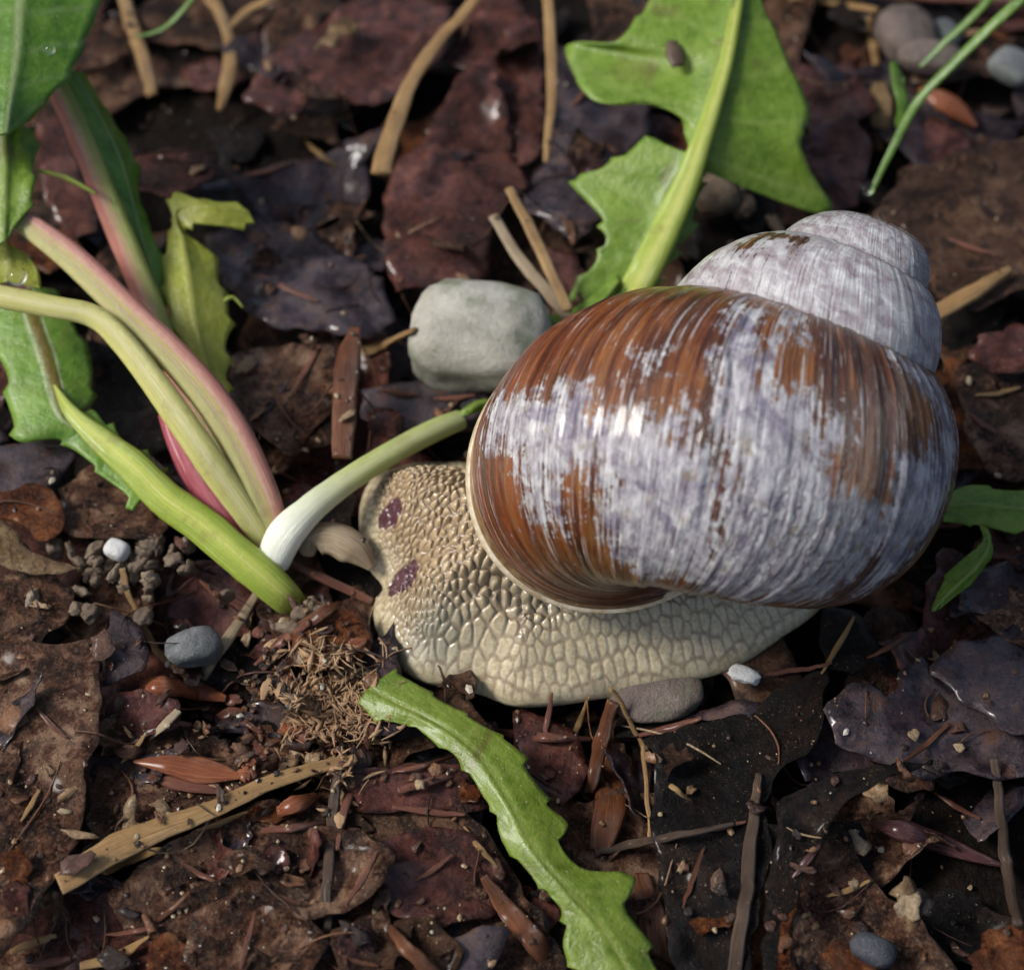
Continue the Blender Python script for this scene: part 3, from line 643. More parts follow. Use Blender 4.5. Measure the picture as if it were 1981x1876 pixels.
# ================================================================ dead leaves
def leaf_surface(poly2, seed, rib=None, step=.075, jag=.034, bow=.0, wrinkle=.05, curl=.06, veins=True, vamp=.010):
    # poly2: outline in centimetres. Returns verts (x, y, z relief), triangles, attributes
    r = np.random.default_rng(seed)
    bd = resample(poly2, step*.8); n = len(bd)
    t = np.roll(bd, -1, 0)-np.roll(bd, 1, 0); t /= np.linalg.norm(t, axis=1)[:, None]+1e-9
    nn = np.stack([-t[:, 1], t[:, 0]], 1)
    a = np.arange(n)*step
    bd = bd + nn*(jag*1.6*vnoise(a*1.6, seed*3.3, s=seed) + jag*vnoise(a*6.5, seed*1.3, s=seed+9))[:, None]
    lo, hi = bd.min(0), bd.max(0)
    g = np.stack(np.meshgrid(np.arange(lo[0], hi[0], step), np.arange(lo[1], hi[1], step*.87)), -1)
    g[1::2, :, 0] += step/2; g = g.reshape(-1, 2)+r.uniform(-.2, .2, (g.size//2, 2))*step
    g = g[inpoly(g[:, 0], g[:, 1], bd.tolist())]
    if len(g): g = g[seg_dist(g, bd) > step*.5]
    allp = np.vstack([bd, g])
    vv, _, ff, *_ = delaunay_2d_cdt([Vector(p) for p in allp.tolist()], [(i, (i+1) % n) for i in range(n)], [], 1, 1e-5)
    V = np.array([v[:] for v in vv]); F = np.array([f for f in ff if len(f) == 3])
    if rib is None:
        c = V.mean(0); w, U = np.linalg.eigh(np.cov((V-c).T)); ax = U[:, 1]; L = np.ptp((V-c) @ ax); rib = (c-ax*L/2, c+ax*L/2)
    p0, p1 = np.array(rib[0]), np.array(rib[1]); L = np.linalg.norm(p1-p0); ax = (p1-p0)/L; ay = np.array([-ax[1], ax[0]])
    s = (V-p0) @ ax; c = (V-p0) @ ay; c = c + .03*L*np.sin(s/L*3.)
    d = seg_dist(V, bd)
    z = bow*c*c + wrinkle*fbm(V[:, 0]*1.3, V[:, 1]*1.3, seed*7.7, s=seed) + wrinkle*.5*fbm(V[:, 0]*4, V[:, 1]*5, seed*2.2, s=seed+3)
    z = z + curl*vnoise(V[:, 0]*1.1, V[:, 1]*1.1, seed*5.1, s=seed+5)*sstep(.4, 0., d) + curl*.4*sstep(.25, 0., d)
    sp = max(.26, L*.085)
    ph = (s - np.abs(c)*.75 + .5*sp*fbm(V[:, 0]*.9, V[:, 1]*.9, seed*1.9, s=seed+8, o=2))/sp; fr = np.abs(ph-np.round(ph))*sp
    vein = np.maximum(np.exp(-(c/.03)**2), .8*np.exp(-(fr/.022)**2)*sstep(.02, .08, np.abs(c)))
    if not veins: vein = vein*0
    z = z + vamp*vein + (0 if not veins else (.018*(np.abs(ph-np.round(ph))*2))*sstep(-.5, .5, vnoise(V[:, 0]*.7, V[:, 1]*.7, seed*.37, s=seed+1)))
    return np.column_stack([V, z]), F, dict(lv=np.column_stack([s, c, 0*s]), vein=vein)
def dead_leaf(label, poly, z, mat, rib=None, tilt=(0, 0), seed=1, name='dead_leaf', group=None, thick=.016, cat='leaf', **kw):
    w = np.array([P(x, y, z)[:2] for x, y in poly]); rb = None if rib is None else [P(x, y, z)[:2] for x, y in rib]
    V, F, A = leaf_surface(w, seed, rb, **kw)
    c = w.mean(0); V[:, 2] += z + tilt[0]*(V[:, 0]-c[0]) + tilt[1]*(V[:, 1]-c[1])
    o_ = centre(V); o = obj(name, make_mesh(name, V-o_, F, A), DEAD[mat] if isinstance(mat, str) else mat); o.location = o_.tolist()
    return solid(tag(o, label, cat, group), thick)
LEAVES = [
 ('pinkish brown leaf piece with a lifted edge beside the upright twig', [(470,1650),(560,1610),(690,1605),(770,1690),(700,1770),(600,1795),(500,1765)], .17, 'brown', None, dict(curl=.16, wrinkle=.16, tilt=(.06,-.05))),
 ('red-brown leaf piece touching the trailing green leaf', [(690,1650),(790,1600),(905,1600),(985,1690),(950,1770),(860,1800),(740,1760)], .19, 'red', None, dict(curl=.16, wrinkle=.16, tilt=(-.05,.06))),
 ('brown leaf piece overhanging the bottom corner gap', [(370,1770),(470,1735),(580,1750),(645,1830),(600,1930),(400,1930),(350,1850)], .16, 'brown', None, dict(curl=.16, wrinkle=.18, tilt=(.05,.08))),
 ('mottled leaf piece crossed by the thin orange bark sliver', [(640,1810),(720,1775),(830,1775),(905,1850),(860,1940),(680,1940)], .15, 'spotted', None, dict(curl=.14, wrinkle=.16, tilt=(.0,.08))),
 ('small red-brown leaf flap below the greyish pink fragment', [(200,1340),(270,1330),(350,1360),(340,1410),(250,1430),(195,1400)], .18, 'red', None, dict(curl=.14, wrinkle=.16, tilt=(.08,.05))),
 ('broad mottled brown leaf with a torn straight edge and pale film spots', [(-60,1262),(60,1228),(110,1240),(190,1236),(197,1330),(192,1420),(165,1510),(168,1560),(160,1620),(120,1700),(60,1790),(0,1862),(-70,1930),(-90,1500)], .30, 'brown', ((-30,1900),(120,1200)), dict(tilt=(.06,.0), wrinkle=.09)),
 ('wide reddish-brown mottled leaf lying under the long frayed straw', [(330,1640),(430,1590),(560,1570),(690,1560),(800,1566),(900,1555),(960,1620),(1010,1700),(1060,1760),(1080,1876),(1060,1960),(700,1960),(380,1950),(300,1840),(215,1740)], .07, 'brown', ((250,1760),(1000,1650)), dict(wrinkle=.14, curl=.1)),
 ('brown leaf piece above the long frayed straw with a tan blotch', [(195,1385),(300,1370),(420,1400),(470,1470),(520,1510),(400,1570),(240,1640),(180,1640),(178,1500)], .06, 'brown', None, dict(wrinkle=.1)),
 ('dark brown leaf corner tucked against the soil clods', [(-60,1130),(80,1100),(160,1132),(130,1215),(60,1262),(-60,1300)], .16, 'brown', None, dict(tilt=(-.08,.1))),
 ('greyish pink leaf fragment beside the blue-grey pebble', [(195,1235),(215,1172),(262,1190),(292,1240),(285,1312),(200,1335)], .16, 'slate', None, dict(tilt=(.1,-.1))),
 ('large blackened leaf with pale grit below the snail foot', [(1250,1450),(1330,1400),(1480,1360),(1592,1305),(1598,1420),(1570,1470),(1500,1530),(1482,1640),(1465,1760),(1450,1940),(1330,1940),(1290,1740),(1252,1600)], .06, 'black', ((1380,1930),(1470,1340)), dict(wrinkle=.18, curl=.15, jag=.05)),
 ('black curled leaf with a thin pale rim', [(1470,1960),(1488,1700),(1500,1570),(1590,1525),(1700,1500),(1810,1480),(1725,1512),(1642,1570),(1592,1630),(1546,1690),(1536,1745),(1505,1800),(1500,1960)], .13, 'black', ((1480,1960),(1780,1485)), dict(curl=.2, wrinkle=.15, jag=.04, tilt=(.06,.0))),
 ('slate-coloured leaf with a jagged top edge and bluish sheen', [(1605,1430),(1600,1370),(1640,1328),(1690,1332),(1715,1362),(1740,1300),(1780,1272),(1815,1312),(1870,1345),(1981,1325),(2060,1330),(2060,1490),(1930,1505),(1860,1484),(1790,1500),(1700,1470)], .16, 'slate', ((1620,1470),(2050,1360)), dict(wrinkle=.18, curl=.12, jag=.05)),
 ('dusky grey-brown leaf overlapping the slate-coloured leaf', [(1800,1285),(1850,1240),(1905,1238),(1981,1200),(2060,1190),(2060,1410),(1960,1425),(1862,1345)], .27, 'slate', None, dict(tilt=(.12,.05))),
 ('folded wine-red wet leaf beyond the pale pebble', [(738,352),(760,290),(820,250),(870,170),(910,130),(960,150),(985,230),(990,290),(1018,350),(985,390),(955,430),(948,500),(900,562),(820,545),(760,562),(733,480)], .28, 'red', ((800,560),(930,130)), dict(bow=-.3, wrinkle=.17, tilt=(.05,.05))),
 ('dark red leaf strip behind the wine-red leaf', [(880,20),(980,-20),(1040,60),(1050,150),(1040,300),(1000,330),(962,170),(905,130),(850,110)], .22, 'red', None, dict(tilt=(.1,0), wrinkle=.24)),
 ('plum-black wet leaf between the thin straw and the dandelion leaf', [(1000,335),(1050,320),(1040,200),(1080,100),(1160,130),(1262,200),(1262,262),(1190,330),(1172,420),(1112,490),(1030,430),(1000,385)], .18, 'slate', None, dict(bow=-.2, wrinkle=.17)),
 ('purple-grey leaf with rusty blotches left of the pale pebble', [(395,450),(500,418),(620,440),(690,500),(740,560),(772,622),(700,655),(640,642),(540,640),(470,590),(420,540)], .17, 'slate', ((400,440),(760,640)), dict(wrinkle=.18)),
 ('dark brown leaf with thin pale cracks above the plant stalks', [(440,690),(560,675),(640,690),(652,760),(640,850),(560,885),(480,835),(448,760)], .12, 'brown', None, dict(wrinkle=.12)),
 ('crumpled brick-red leaf scrap beyond the yellow dandelion leaf', [(252,290),(330,278),(412,300),(418,342),(372,372),(330,392),(258,372)], .36, 'red', None, dict(wrinkle=.16, tilt=(.0,-.25))),
 ('mauve-brown leaf behind the pink leaf stalk', [(70,250),(112,238),(182,380),(192,440),(130,465),(88,400)], .3, 'red', None, dict(tilt=(-.1,.1))),
 ('dark maroon leaf under the ragged tan scrap', [(470,190),(560,80),(640,20),(760,-30),(880,10),(860,110),(800,180),(720,205),(640,165),(560,230)], .22, 'red', None, dict(wrinkle=.17)),
 ('ragged tan leaf scrap with a forked tip', [(612,100),(638,42),(664,26),(692,50),(682,72),(655,70),(645,98),(628,92)], .42, 'tan', None, dict(tilt=(.2,-.2), step=.05)),
 ('brown leaf covered with dark spots behind the spire', [(1690,425),(1760,330),(1850,290),(1981,268),(2080,280),(2080,570),(1981,562),(1885,602),(1820,572),(1780,480)], .2, 'spotted', ((1700,430),(2060,330)), dict(wrinkle=.07)),
 ('dark plum leaf between the dandelion leaf tip and the grass', [(1555,262),(1640,228),(1684,300),(1672,405),(1612,425),(1570,345)], .14, 'red', None, dict(tilt=(.1,.1))),
 ('dull brown leaf below the tan twig right of the shell', [(1830,722),(1900,690),(2060,700),(2060,935),(1930,925),(1870,862)], .1, 'brown', None, dict(wrinkle=.1)),
 ('shiny maroon leaf scrap right of the spire', [(1885,652),(1981,640),(2030,660),(2002,712),(1920,714),(1878,690)], .28, 'red', None, dict(wrinkle=.1, tilt=(.1,.2))),
 ('rust-orange torn leaf under the winged leaf stalk', [(-40,965),(60,940),(106,958),(113,1020),(100,1056),(40,1015),(-40,1000)], .24, 'rust', None, dict(wrinkle=.13, tilt=(.1,.1))),
 ('slate blue-sheened leaf beneath the green dandelion blade', [(-40,885),(60,858),(155,868),(112,930),(40,952),(-40,968)], .2, 'slate', None, dict(bow=-.3)),
 ('dark brown leaf beneath the winged leaf stalk', [(115,950),(200,900),(282,950),(335,1010),(300,1052),(200,1062),(118,1032)], .13, 'brown', None, dict(wrinkle=.1)),
 ('nearly black leaf in the gap between the leaf stalks', [(175,640),(300,740),(322,862),(260,905),(178,832)], .08, 'black', None, dict(wrinkle=.1)),
 ('reddish leaf piece crossed by brown needles', [(640,1505),(800,1480),(900,1480),(950,1558),(880,1582),(700,1572)], .12, 'red', None, dict(wrinkle=.1)),
 ('pinkish-brown leaf chip at the foot of the rusty bark slivers', [(858,1855),(880,1815),(940,1790),(985,1800),(972,1852),(930,1895),(870,1895)], .22, 'slate', None, dict(tilt=(.1,.1))),
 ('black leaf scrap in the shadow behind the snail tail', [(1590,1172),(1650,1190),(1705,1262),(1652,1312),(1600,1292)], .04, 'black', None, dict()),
 ('grey-brown leaf scrap beneath the small green leaf', [(1862,1100),(1950,1088),(2060,1080),(2060,1184),(1930,1194),(1850,1182)], .1, 'slate', None, dict(wrinkle=.1)),
 ('tan bark-like flake lying on the soil clods', [(-30,1012),(20,1010),(62,1072),(118,1085),(170,1105),(120,1118),(30,1102),(-30,1060)], .30, 'tan', None, dict(tilt=(0,-.1))),
 ('ragged cream scrap standing on the long frayed straw', [(236,1612),(240,1570),(262,1546),(268,1580),(284,1592),(276,1612),(252,1624)], .22, 'tan', None, dict(tilt=(.1,.3), step=.05)),
 ('crumpled tan scrap among the black leaves', [(1722,1735),(1742,1700),(1768,1712),(1782,1760),(1776,1805),(1752,1828),(1738,1790)], .2, 'tan', None, dict(wrinkle=.2, step=.05)),
 ('rust-coloured leaf corner against the lower black leaf', [(1590,1850),(1620,1815),(1680,1850),(1720,1900),(1620,1920)], .16, 'rust', None, dict(wrinkle=.15)),
 ('fuzzy ochre scrap of bark by the grey twig', [(1880,1860),(1920,1800),(1981,1790),(2050,1820),(2050,1930),(1890,1930)], .18, 'rust', None, dict(wrinkle=.16)),
 ('orange-brown leaf corner sticking out beside the bottom twigs', [(268,1930),(285,1830),(330,1795),(380,1830),(395,1930)], .22, 'rust', None, dict(wrinkle=.16)),
 ('chestnut leaf fragment in front of the dandelion crown', [(560,1230),(640,1180),(700,1190),(712,1250),(660,1300),(580,1290)], .10, 'rust', None, dict(wrinkle=.14)),
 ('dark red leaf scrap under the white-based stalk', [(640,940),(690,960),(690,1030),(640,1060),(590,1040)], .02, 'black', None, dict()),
 ('wine-red scrap with a glossy face by the two crossed straws', [(1050,470),(1110,500),(1150,560),(1110,600),(1060,560)], .16, 'red', None, dict(tilt=(.2,.1))),
 ('maroon chip beside the pale pebble and the rusty splinter', [(705,800),(745,780),(790,815),(775,860),(720,850)], .2, 'red', None, dict(tilt=(.0,-.2), wrinkle=.12)),
 ('flat dark leaf under the pale pebble', [(700,760),(820,740),(960,770),(930,830),(800,850),(700,810)], .06, 'slate', None, dict()),
]
for i, (lab, poly, z, m, rib, kw) in enumerate(LEAVES): dead_leaf(lab, poly, z, m, rib, seed=101+i*7, **kw)
# matted scraps that fill the floor: a few shapes, many copies
proto = []
rr = np.random.default_rng(77)
for k in range(14):
    n = 11; ang = np.sort(rr.uniform(0, 2*np.pi, n)+np.arange(n)*.01); R_ = rr.uniform(.45, 1.05, n)*rr.uniform(.35, .95)
    poly = np.stack([np.cos(ang)*R_*1.25, np.sin(ang)*R_], 1)
    V, F, A = leaf_surface(poly, 300+k*5, None, wrinkle=.12, curl=.1, jag=.035)
    proto.append(make_mesh('leaf_scrap', V, F, A))
SCMAT = ['brown', 'brown', 'red', 'black', 'slate', 'spotted', 'brown', 'red', 'black', 'brown', 'rust', 'slate', 'brown', 'black']
for me, m in zip(proto, SCMAT): me.materials.append(DEAD[m])
LMARK = [('the pale blocky pebble', 928, 660), ('the wine-red folded leaf', 860, 400), ('the yellow dandelion leaf', 420, 560), ('the dark gap', 400, 150), ('the pink stalks', 120, 330), ('the soil clods', 225, 1110),
 ('the torn mottled leaf', 60, 1560), ('the fibre clump', 650, 1380), ('the long frayed straw', 400, 1620), ('the trailing green leaf', 1000, 1620), ('the blackened leaf', 1400, 1600), ('the purple beech bud', 1820, 1640),
 ('the slate leaf', 1800, 1400), ('the slim green leaf', 1860, 1130), ('the spotted leaf', 1880, 420), ('the big toothed leaf', 1300, 200), ('the long grass blade', 1800, 150), ('the snail foot', 1150, 1400), ('the snail head', 660, 1000), ('the shell', 1900, 850), ('the wide reddish leaf', 650, 1800), ('the maroon leaf', 680, 100)]
def near(px, py): return min(LMARK, key=lambda m: (m[1]-px)**2+(m[2]-py)**2)[0]
def to_px(p):
    d = np.asarray(p, float)-CAM; z = d @ FWD; return PW/2+FPX*(d @ RGT)/z, PH/2-FPX*(d @ UPV)/z
WORD = dict(brown='dark brown', red='wine-red', black='blackened', slate='slate-grey', spotted='spotted light brown', rust='rust-orange')
rnd = random.Random(9)
cells = [(x, y) for x in np.arange(-6.6, 6.7, .86) for y in np.arange(-6.0, 8.0, .86)]
rnd.shuffle(cells)
for k, (x, y) in enumerate(cells[:280]):
    o = obj('leaf_scrap', proto[k % 14], None); x += rnd.uniform(-.35, .35); y += rnd.uniform(-.35, .35)
    o.location = (x, y, -.20+rnd.uniform(-.06, .12)); o.rotation_euler = (rnd.gauss(0, .17), rnd.gauss(0, .17), rnd.uniform(0, 6.28))
    s = rnd.uniform(.7, 1.25); o.scale = (s, s, s); solid(o, .016)
    tag(o, 'small %s leaf scrap matted into the floor near %s' % (WORD[SCMAT[k % 14]], near(*to_px(o.location))), 'leaf', 'matted leaf scraps')

# the same litter going on outside the picture, one mass
FVs, FFs, Fl, Fn, nb = [], [], [], [], 0
src = []
for me in proto:
    a = np.empty(len(me.vertices)*3, np.float32); me.vertices.foreach_get('co', a)
    f = np.array([p.vertices[:] for p in me.polygons]); src.append((a.reshape(-1, 3).astype(float), f))
rq = np.random.default_rng(8)
for q in range(900):
    x, y = rq.uniform(-15, 15), rq.uniform(-13, 17)
    if -6.9 < x < 6.9 and -6.3 < y < 8.2: continue
    V, f = src[q % 14]; sc_ = rq.uniform(.9, 1.9)
    R_ = np.array(Matrix.Rotation(rq.uniform(0, 6.28), 3, 'Z') @ Matrix.Rotation(rq.normal()*.2, 3, 'X') @ Matrix.Rotation(rq.normal()*.2, 3, 'Y'))
    FVs.append((V*sc_) @ R_.T+np.array([x, y, rq.uniform(-.28, -.02)])); FFs.append(f+nb); nb += len(V)
lit = obj('leaf_litter', make_mesh('leaf_litter', np.vstack(FVs), np.vstack(FFs)), DEAD['brown'])
tag(lit, 'brown leaf litter spreading on beyond the snail', 'leaf litter', kind='stuff')

# ================================================================ laying things on the litter
def refresh():
    bpy.context.view_layer.update(); return bpy.context.evaluated_depsgraph_get()
DG = refresh()
def hit_px(px, py, zmin=-.3):
    d = FWD + RGT*((px-PW/2)/FPX) + UPV*((PH/2-py)/FPX); d = d/np.linalg.norm(d)
    ok, loc, nor, idx, ob, _ = scene.ray_cast(DG, Vector(CAM), Vector(d))
    if ok and ob.name.split('.')[0] not in ('shell', 'body', 'lip'): return np.array(loc)
    return P(px, py, .1)
def drop(x, y):
    ok, loc, nor, idx, ob, _ = scene.ray_cast(DG, Vector((x, y, 6.)), Vector((0, 0, -1)))
    return (np.array(loc), np.array(nor), ob.name.split('.')[0]) if ok else (np.array([x, y, -.3]), np.array([0, 0, 1.]), 'ground')
def tube(pts, rad, nseg=None, nr=10, flat=.6, groove=0., jag=0., seed=0, up=(0, 0, 1), chan=0., wob=0.):
    # pts: world points; rad: half widths. Returns V, F, attrs; lv = (length along, -1..1 across the top, side)
    nseg = nseg or max(12, len(pts)*7)
    p = catmull(pts, nseg); r = catmull(np.array(rad)[:, None], nseg)[:, 0]
    if wob:
        q_ = np.linspace(0, nseg*.45, nseg); p = p+wob*np.stack([fbm(q_, 0*q_+k*5.3, seed*1.7, s=seed+k, o=2) for k in range(3)], 1)*np.array([1, 1, .4])
    t = np.gradient(p, axis=0); t /= np.linalg.norm(t, axis=1)[:, None]
    u = np.array(up, float); side = np.cross(t, u); side /= np.linalg.norm(side, axis=1)[:, None]; nrm = np.cross(side, t)
    a = np.linspace(0, 2*np.pi, nr, endpoint=False); L = np.r_[0, np.cumsum(np.linalg.norm(np.diff(p, axis=0), axis=1))]
    A, R = np.meshgrid(a, r); LL = np.repeat(L[:, None], nr, 1)
    rr_ = R*(1+jag*fbm(LL*5+seed, np.cos(A)*1.3, np.sin(A)*1.3, s=seed, o=3))
    up_ = np.sin(A); k = np.where(up_ > 0, 1-groove*np.exp(-((A-np.pi/2)/.42)**2), 1.)
    X = rr_*np.cos(A); Y = rr_*flat*up_*k + chan*R*np.abs(np.cos(A))**2
    V = p[:, None]+X[..., None]*side[:, None]+Y[..., None]*nrm[:, None]
    ac = np.cos(A)*np.where(up_ >= -1e-6, 1, 1)
    n = len(p); F = [tuple(f) for f in grid_faces(n, nr, True)[:, ::-1].tolist()]
    F.append(tuple(range(nr))); F.append(tuple((n-1)*nr+i for i in range(nr))[::-1])
    return V.reshape(-1, 3), F, dict(lv=np.stack([LL, ac, up_], -1).reshape(-1, 3), vein=np.zeros(n*nr))
def strand(name, label, pts, w, mat, cat, lift=0., flat=.55, jag=.25, zs=None, group=None, seed=None):
    q = []
    n = len(pts); w = w if hasattr(w, '__len__') else [w*.8]+[w]*(n-2)+[w*.6]
    for i, p in enumerate(pts):
        c = hit_px(*p) if zs is None else P(p[0], p[1], zs[i]); u = px_size(c); r = max(w[i]*u/2, .006)
        c = c+np.array([0, 0, lift+(r*flat*.7 if zs is None else 0)]); q.append((c, r))
    V, F, A = tube([a for a, _ in q], [r for _, r in q], flat=flat, jag=jag, seed=seed or int(pts[0][0]*3+pts[0][1]) % 999+1, nr=14, wob=.022 if name in ('twig', 'root_fibre') else .008)
    o_ = centre(V); o = obj(name, make_mesh(name, V-o_, F, A), STR[mat]); o.location = o_.tolist()
    return tag(o, label, cat, group)
# a second layer of smaller broken leaf pieces lying on top
DG = refresh()
rl = random.Random(31); cnt = 0
while cnt < 95:
    x, y = (rl.uniform(0, 1250), rl.uniform(1230, 1876)) if cnt < 48 else (rl.uniform(0, 1981), rl.uniform(0, 1876))
    l = hit_px(x, y); _, nr_, nm = drop(l[0], l[1])
    cnt += 1
    if nm in ('shell', 'body', 'lip', 'pebble', 'soil_clod') or l[2] > .5: continue
    k = rl.choice([0, 1, 2, 5, 6, 7, 9, 10, 12, 4]); o = obj('leaf_fragment', proto[k], None); s_ = rl.uniform(.16, .48)
    o.scale = (s_, s_, s_); o.location = (l[0], l[1], l[2]+.05*s_); o.rotation_euler = (rl.gauss(0, .3), rl.gauss(0, .3), rl.uniform(0, 6.28)); solid(o, .03)
    tag(o, 'broken %s leaf fragment lying loose near %s' % (WORD[SCMAT[k]], near(x, y)), 'leaf', 'loose leaf fragments')
DG = refresh()
S = strand
S('straw', 'long tan grass straw with a frayed end lying over the wine-red leaf', [(950,-25),(900,40),(850,95),(797,175),(764,260),(738,352)], [22,24,25,30,36,42], 'tan', 'straw', .12, .35, .25, zs=[.75,.7,.66,.6,.55,.5])
S('straw', 'thin straight straw pointing down past the plum-black leaf', [(1058,-25),(1066,100),(1066,210),(1055,322)], [22,23,20,10], 'tan', 'straw', .06, .5, .12, zs=[.75,.62,.5,.38])
S('straw', 'pale straw of the crossed pair behind the pale pebble', [(955,425),(1000,500),(1050,560),(1100,625)], [20,24,26,22], 'pale', 'straw', .05, .45, .2, zs=[.52,.44,.36,.28])
S('straw', 'golden straw of the crossed pair behind the pale pebble', [(985,380),(1030,465),(1060,530),(1100,615)], [18,24,24,22], 'tan', 'straw', .11, .5, .15, zs=[.6,.52,.45,.36])
S('straw', 'short dry twig piece emerging from behind the spire', [(1950,532),(1880,580),(1790,630)], [16,36,34], 'tan', 'straw', .08, .6, .2)
S('straw', 'long frayed straw lying across the mottled leaves', [(115,1712),(190,1660),(270,1618),(400,1570),(520,1515),(610,1485),(690,1465)], [44,62,56,38,32,28,18], 'tan', 'straw', 0, .22, .28, zs=[.36,.36,.34,.32,.30,.28,.26])
S('straw', 'short frayed fibre strip beside the long frayed straw', [(200,1690),(260,1660),(330,1645)], [20,26,10], 'tan', 'straw', .03, .3, .4)
S('straw', 'whitish straw piece leaning by the blue-grey pebble', [(505,1145),(470,1205),(430,1265),(393,1322)], [12,20,24,22], 'pale', 'straw', .08, .5, .15)
S('straw', 'short pale straw chip on the brown leaf piece', [(347,1378),(318,1408),(290,1432)], [16,18,10], 'pale', 'straw', .03, .45, .15)
S('straw', 'brown bent straw at the dark back of the litter', [(232,-25),(262,80),(285,150),(302,215)], [24,26,26,24], 'tan', 'straw', .2, .5, .2)
S('straw', 'withered twisted stem with a dangling end in the dark gap', [(375,-20),(425,40),(448,110),(445,170),(428,235)], [26,22,22,30,14], 'tan', 'straw', .15, .5, .4)
S('straw', 'curled dry straw branching over the dark gap', [(447,75),(480,45),(530,20),(590,-20)], [14,18,24,20], 'tan', 'straw', .15, .5, .35)
S('straw', 'yellow straw lying level behind the dandelion leaf', [(1525,14),(1600,22),(1695,38)], [16,18,16], 'tan', 'straw', .12, .5, .15)
S('straw', 'short upright straw stub under the level yellow straw', [(1682,42),(1688,90),(1692,135)], [16,18,14], 'tan', 'straw', .06, .5, .15)
S('twig', 'smooth brown stick along the far edge behind the grass', [(1480,-14),(1650,0),(1830,14),(2020,26)], [26,30,30,28], 'needle', 'twig', .1, .7, .12)
S('straw', 'flat tan blade scrap beside the dewy grass stalk', [(1700,170),(1702,230),(1698,300)], [26,44,14], 'tan', 'straw', .06, .25, .25)
S('bark_splinter', 'upright rusty splinter between the plant stalks and the pale pebble', [(690,655),(676,720),(670,800),(664,905)], [22,52,48,40], 'rust', 'bark', .16, .4, .2, zs=[.42,.42,.38,.3])
S('twig', 'pale tan twig joining the rusty splinter to the pale pebble', [(800,648),(750,672),(700,692)], [18,20,24], 'tan', 'twig', .05, .6, .3)
S('pine_needle', 'stout red-brown needle pointing at the notch of the snail foot', [(540,1092),(620,1128),(722,1176)], [8,20,16], 'needle', 'needle', .1, .6, .08)
S('root_fibre', 'thin tan root curving past the blue-grey pebble', [(238,1105),(262,1180),(305,1260),(345,1300),(400,1335)], [12,10,14,14,8], 'tan', 'root', .05, .7, .4)
S('bud_scale', 'glossy orange-brown bud scale on the brown leaf piece', [(262,1478),(330,1485),(400,1500),(470,1508)], [6,42,56,8], 'orange', 'bud scale', .05, .45, .06)
S('bud_scale', 'dark red bud scale lying under the glossy orange one', [(285,1505),(350,1518),(430,1535)], [6,30,10], 'needle', 'bud scale', .02, .4, .06)
S('bud_scale', 'hollow orange bud husk with a pale round end', [(285,1335),(320,1340),(380,1348),(440,1360)], [34,44,40,14], 'orange', 'bud scale', .08, .6, .12)
S('bud_scale', 'bright coral-red bud scale right of the grass stalk', [(1775,190),(1815,215),(1850,238),(1885,262)], [14,46,44,10], 'orange', 'bud scale', .12, .55, .05)
S('beech_bud', 'pointed purple beech bud lying on the black leaves', [(1680,1600),(1740,1618),(1820,1645),(1900,1672),(1950,1686)], [8,42,40,20,4], 'bud', 'bud', .08, .8, .04)
S('twig', 'grey twig crossing the tip of the purple beech bud', [(1918,1480),(1930,1580),(1942,1690),(1960,1800)], [16,20,24,22], 'twig', 'twig', .1, .8, .2)
S('twig', 'upright brown twig on the wide reddish leaf', [(636,1810),(638,1700),(646,1590),(658,1500)], [18,22,24,20], 'twig', 'twig', .06, .8, .25)
S('pine_needle', 'orange-brown needle slanting beside the upright twig', [(722,1410),(700,1480),(672,1560),(655,1650)], [10,20,18,8], 'needle', 'needle', .06, .6, .2)
S('pine_needle', 'pinkish needle lying level left of the upright twig', [(508,1612),(570,1606),(632,1596)], [14,16,12], 'needle', 'needle', .04, .6, .1)
S('pine_needle', 'curved reddish needle below the snail foot', [(925,1412),(985,1428),(1060,1434),(1145,1436)], [8,20,20,10], 'needle', 'needle', .06, .6, .1)
S('pine_needle', 'light orange needle across the blackened leaf', [(1235,1426),(1295,1412),(1357,1393)], [8,16,8], 'needle', 'needle', .03, .6, .1)
S('twig', 'hair-thin dry stem bowing from foot to black leaf', [(1180,1345),(1220,1410),(1246,1470),(1250,1560),(1258,1635)], [9,10,10,9,8], 'tan', 'twig', .1, .8, .2)
S('bark_splinter', 'dark rusty bark strip standing below the snail foot', [(1186,1372),(1165,1440),(1150,1500),(1138,1545)], [24,30,28,20], 'rust', 'bark', .12, .5, .3)
S('bark_splinter', 'wide wet bark sliver between the green leaf and black leaf', [(1190,1440),(1186,1500),(1178,1580),(1160,1650)], [40,56,60,40], 'rust', 'bark', .02, .35, .25)
S('bark_splinter', 'rusty bark sliver running to the bottom past the green leaf', [(935,1700),(985,1770),(1040,1830),(1100,1900)], [16,40,46,44], 'rust', 'bark', .05, .35, .2)
S('bark_splinter', 'thin orange bark sliver on the wide reddish leaf', [(752,1795),(790,1840),(850,1900)], [14,28,34], 'rust', 'bark', .04, .4, .2)
S('bark_splinter', 'brown bark sliver deep in the black leaves', [(1240,1690),(1262,1770),(1270,1850)], [30,50,40], 'rust', 'bark', .0, .3, .25)
S('twig', 'grey-green twig lying over the blackened leaf', [(1150,1655),(1220,1640),(1300,1625),(1420,1600)], [14,18,16,8], 'twig', 'twig', .06, .7, .2)
S('twig', 'thin brown twig beside the chalky stone chip', [(1478,1314),(1540,1302),(1606,1288)], [9,10,6], 'needle', 'twig', .05, .7, .1)
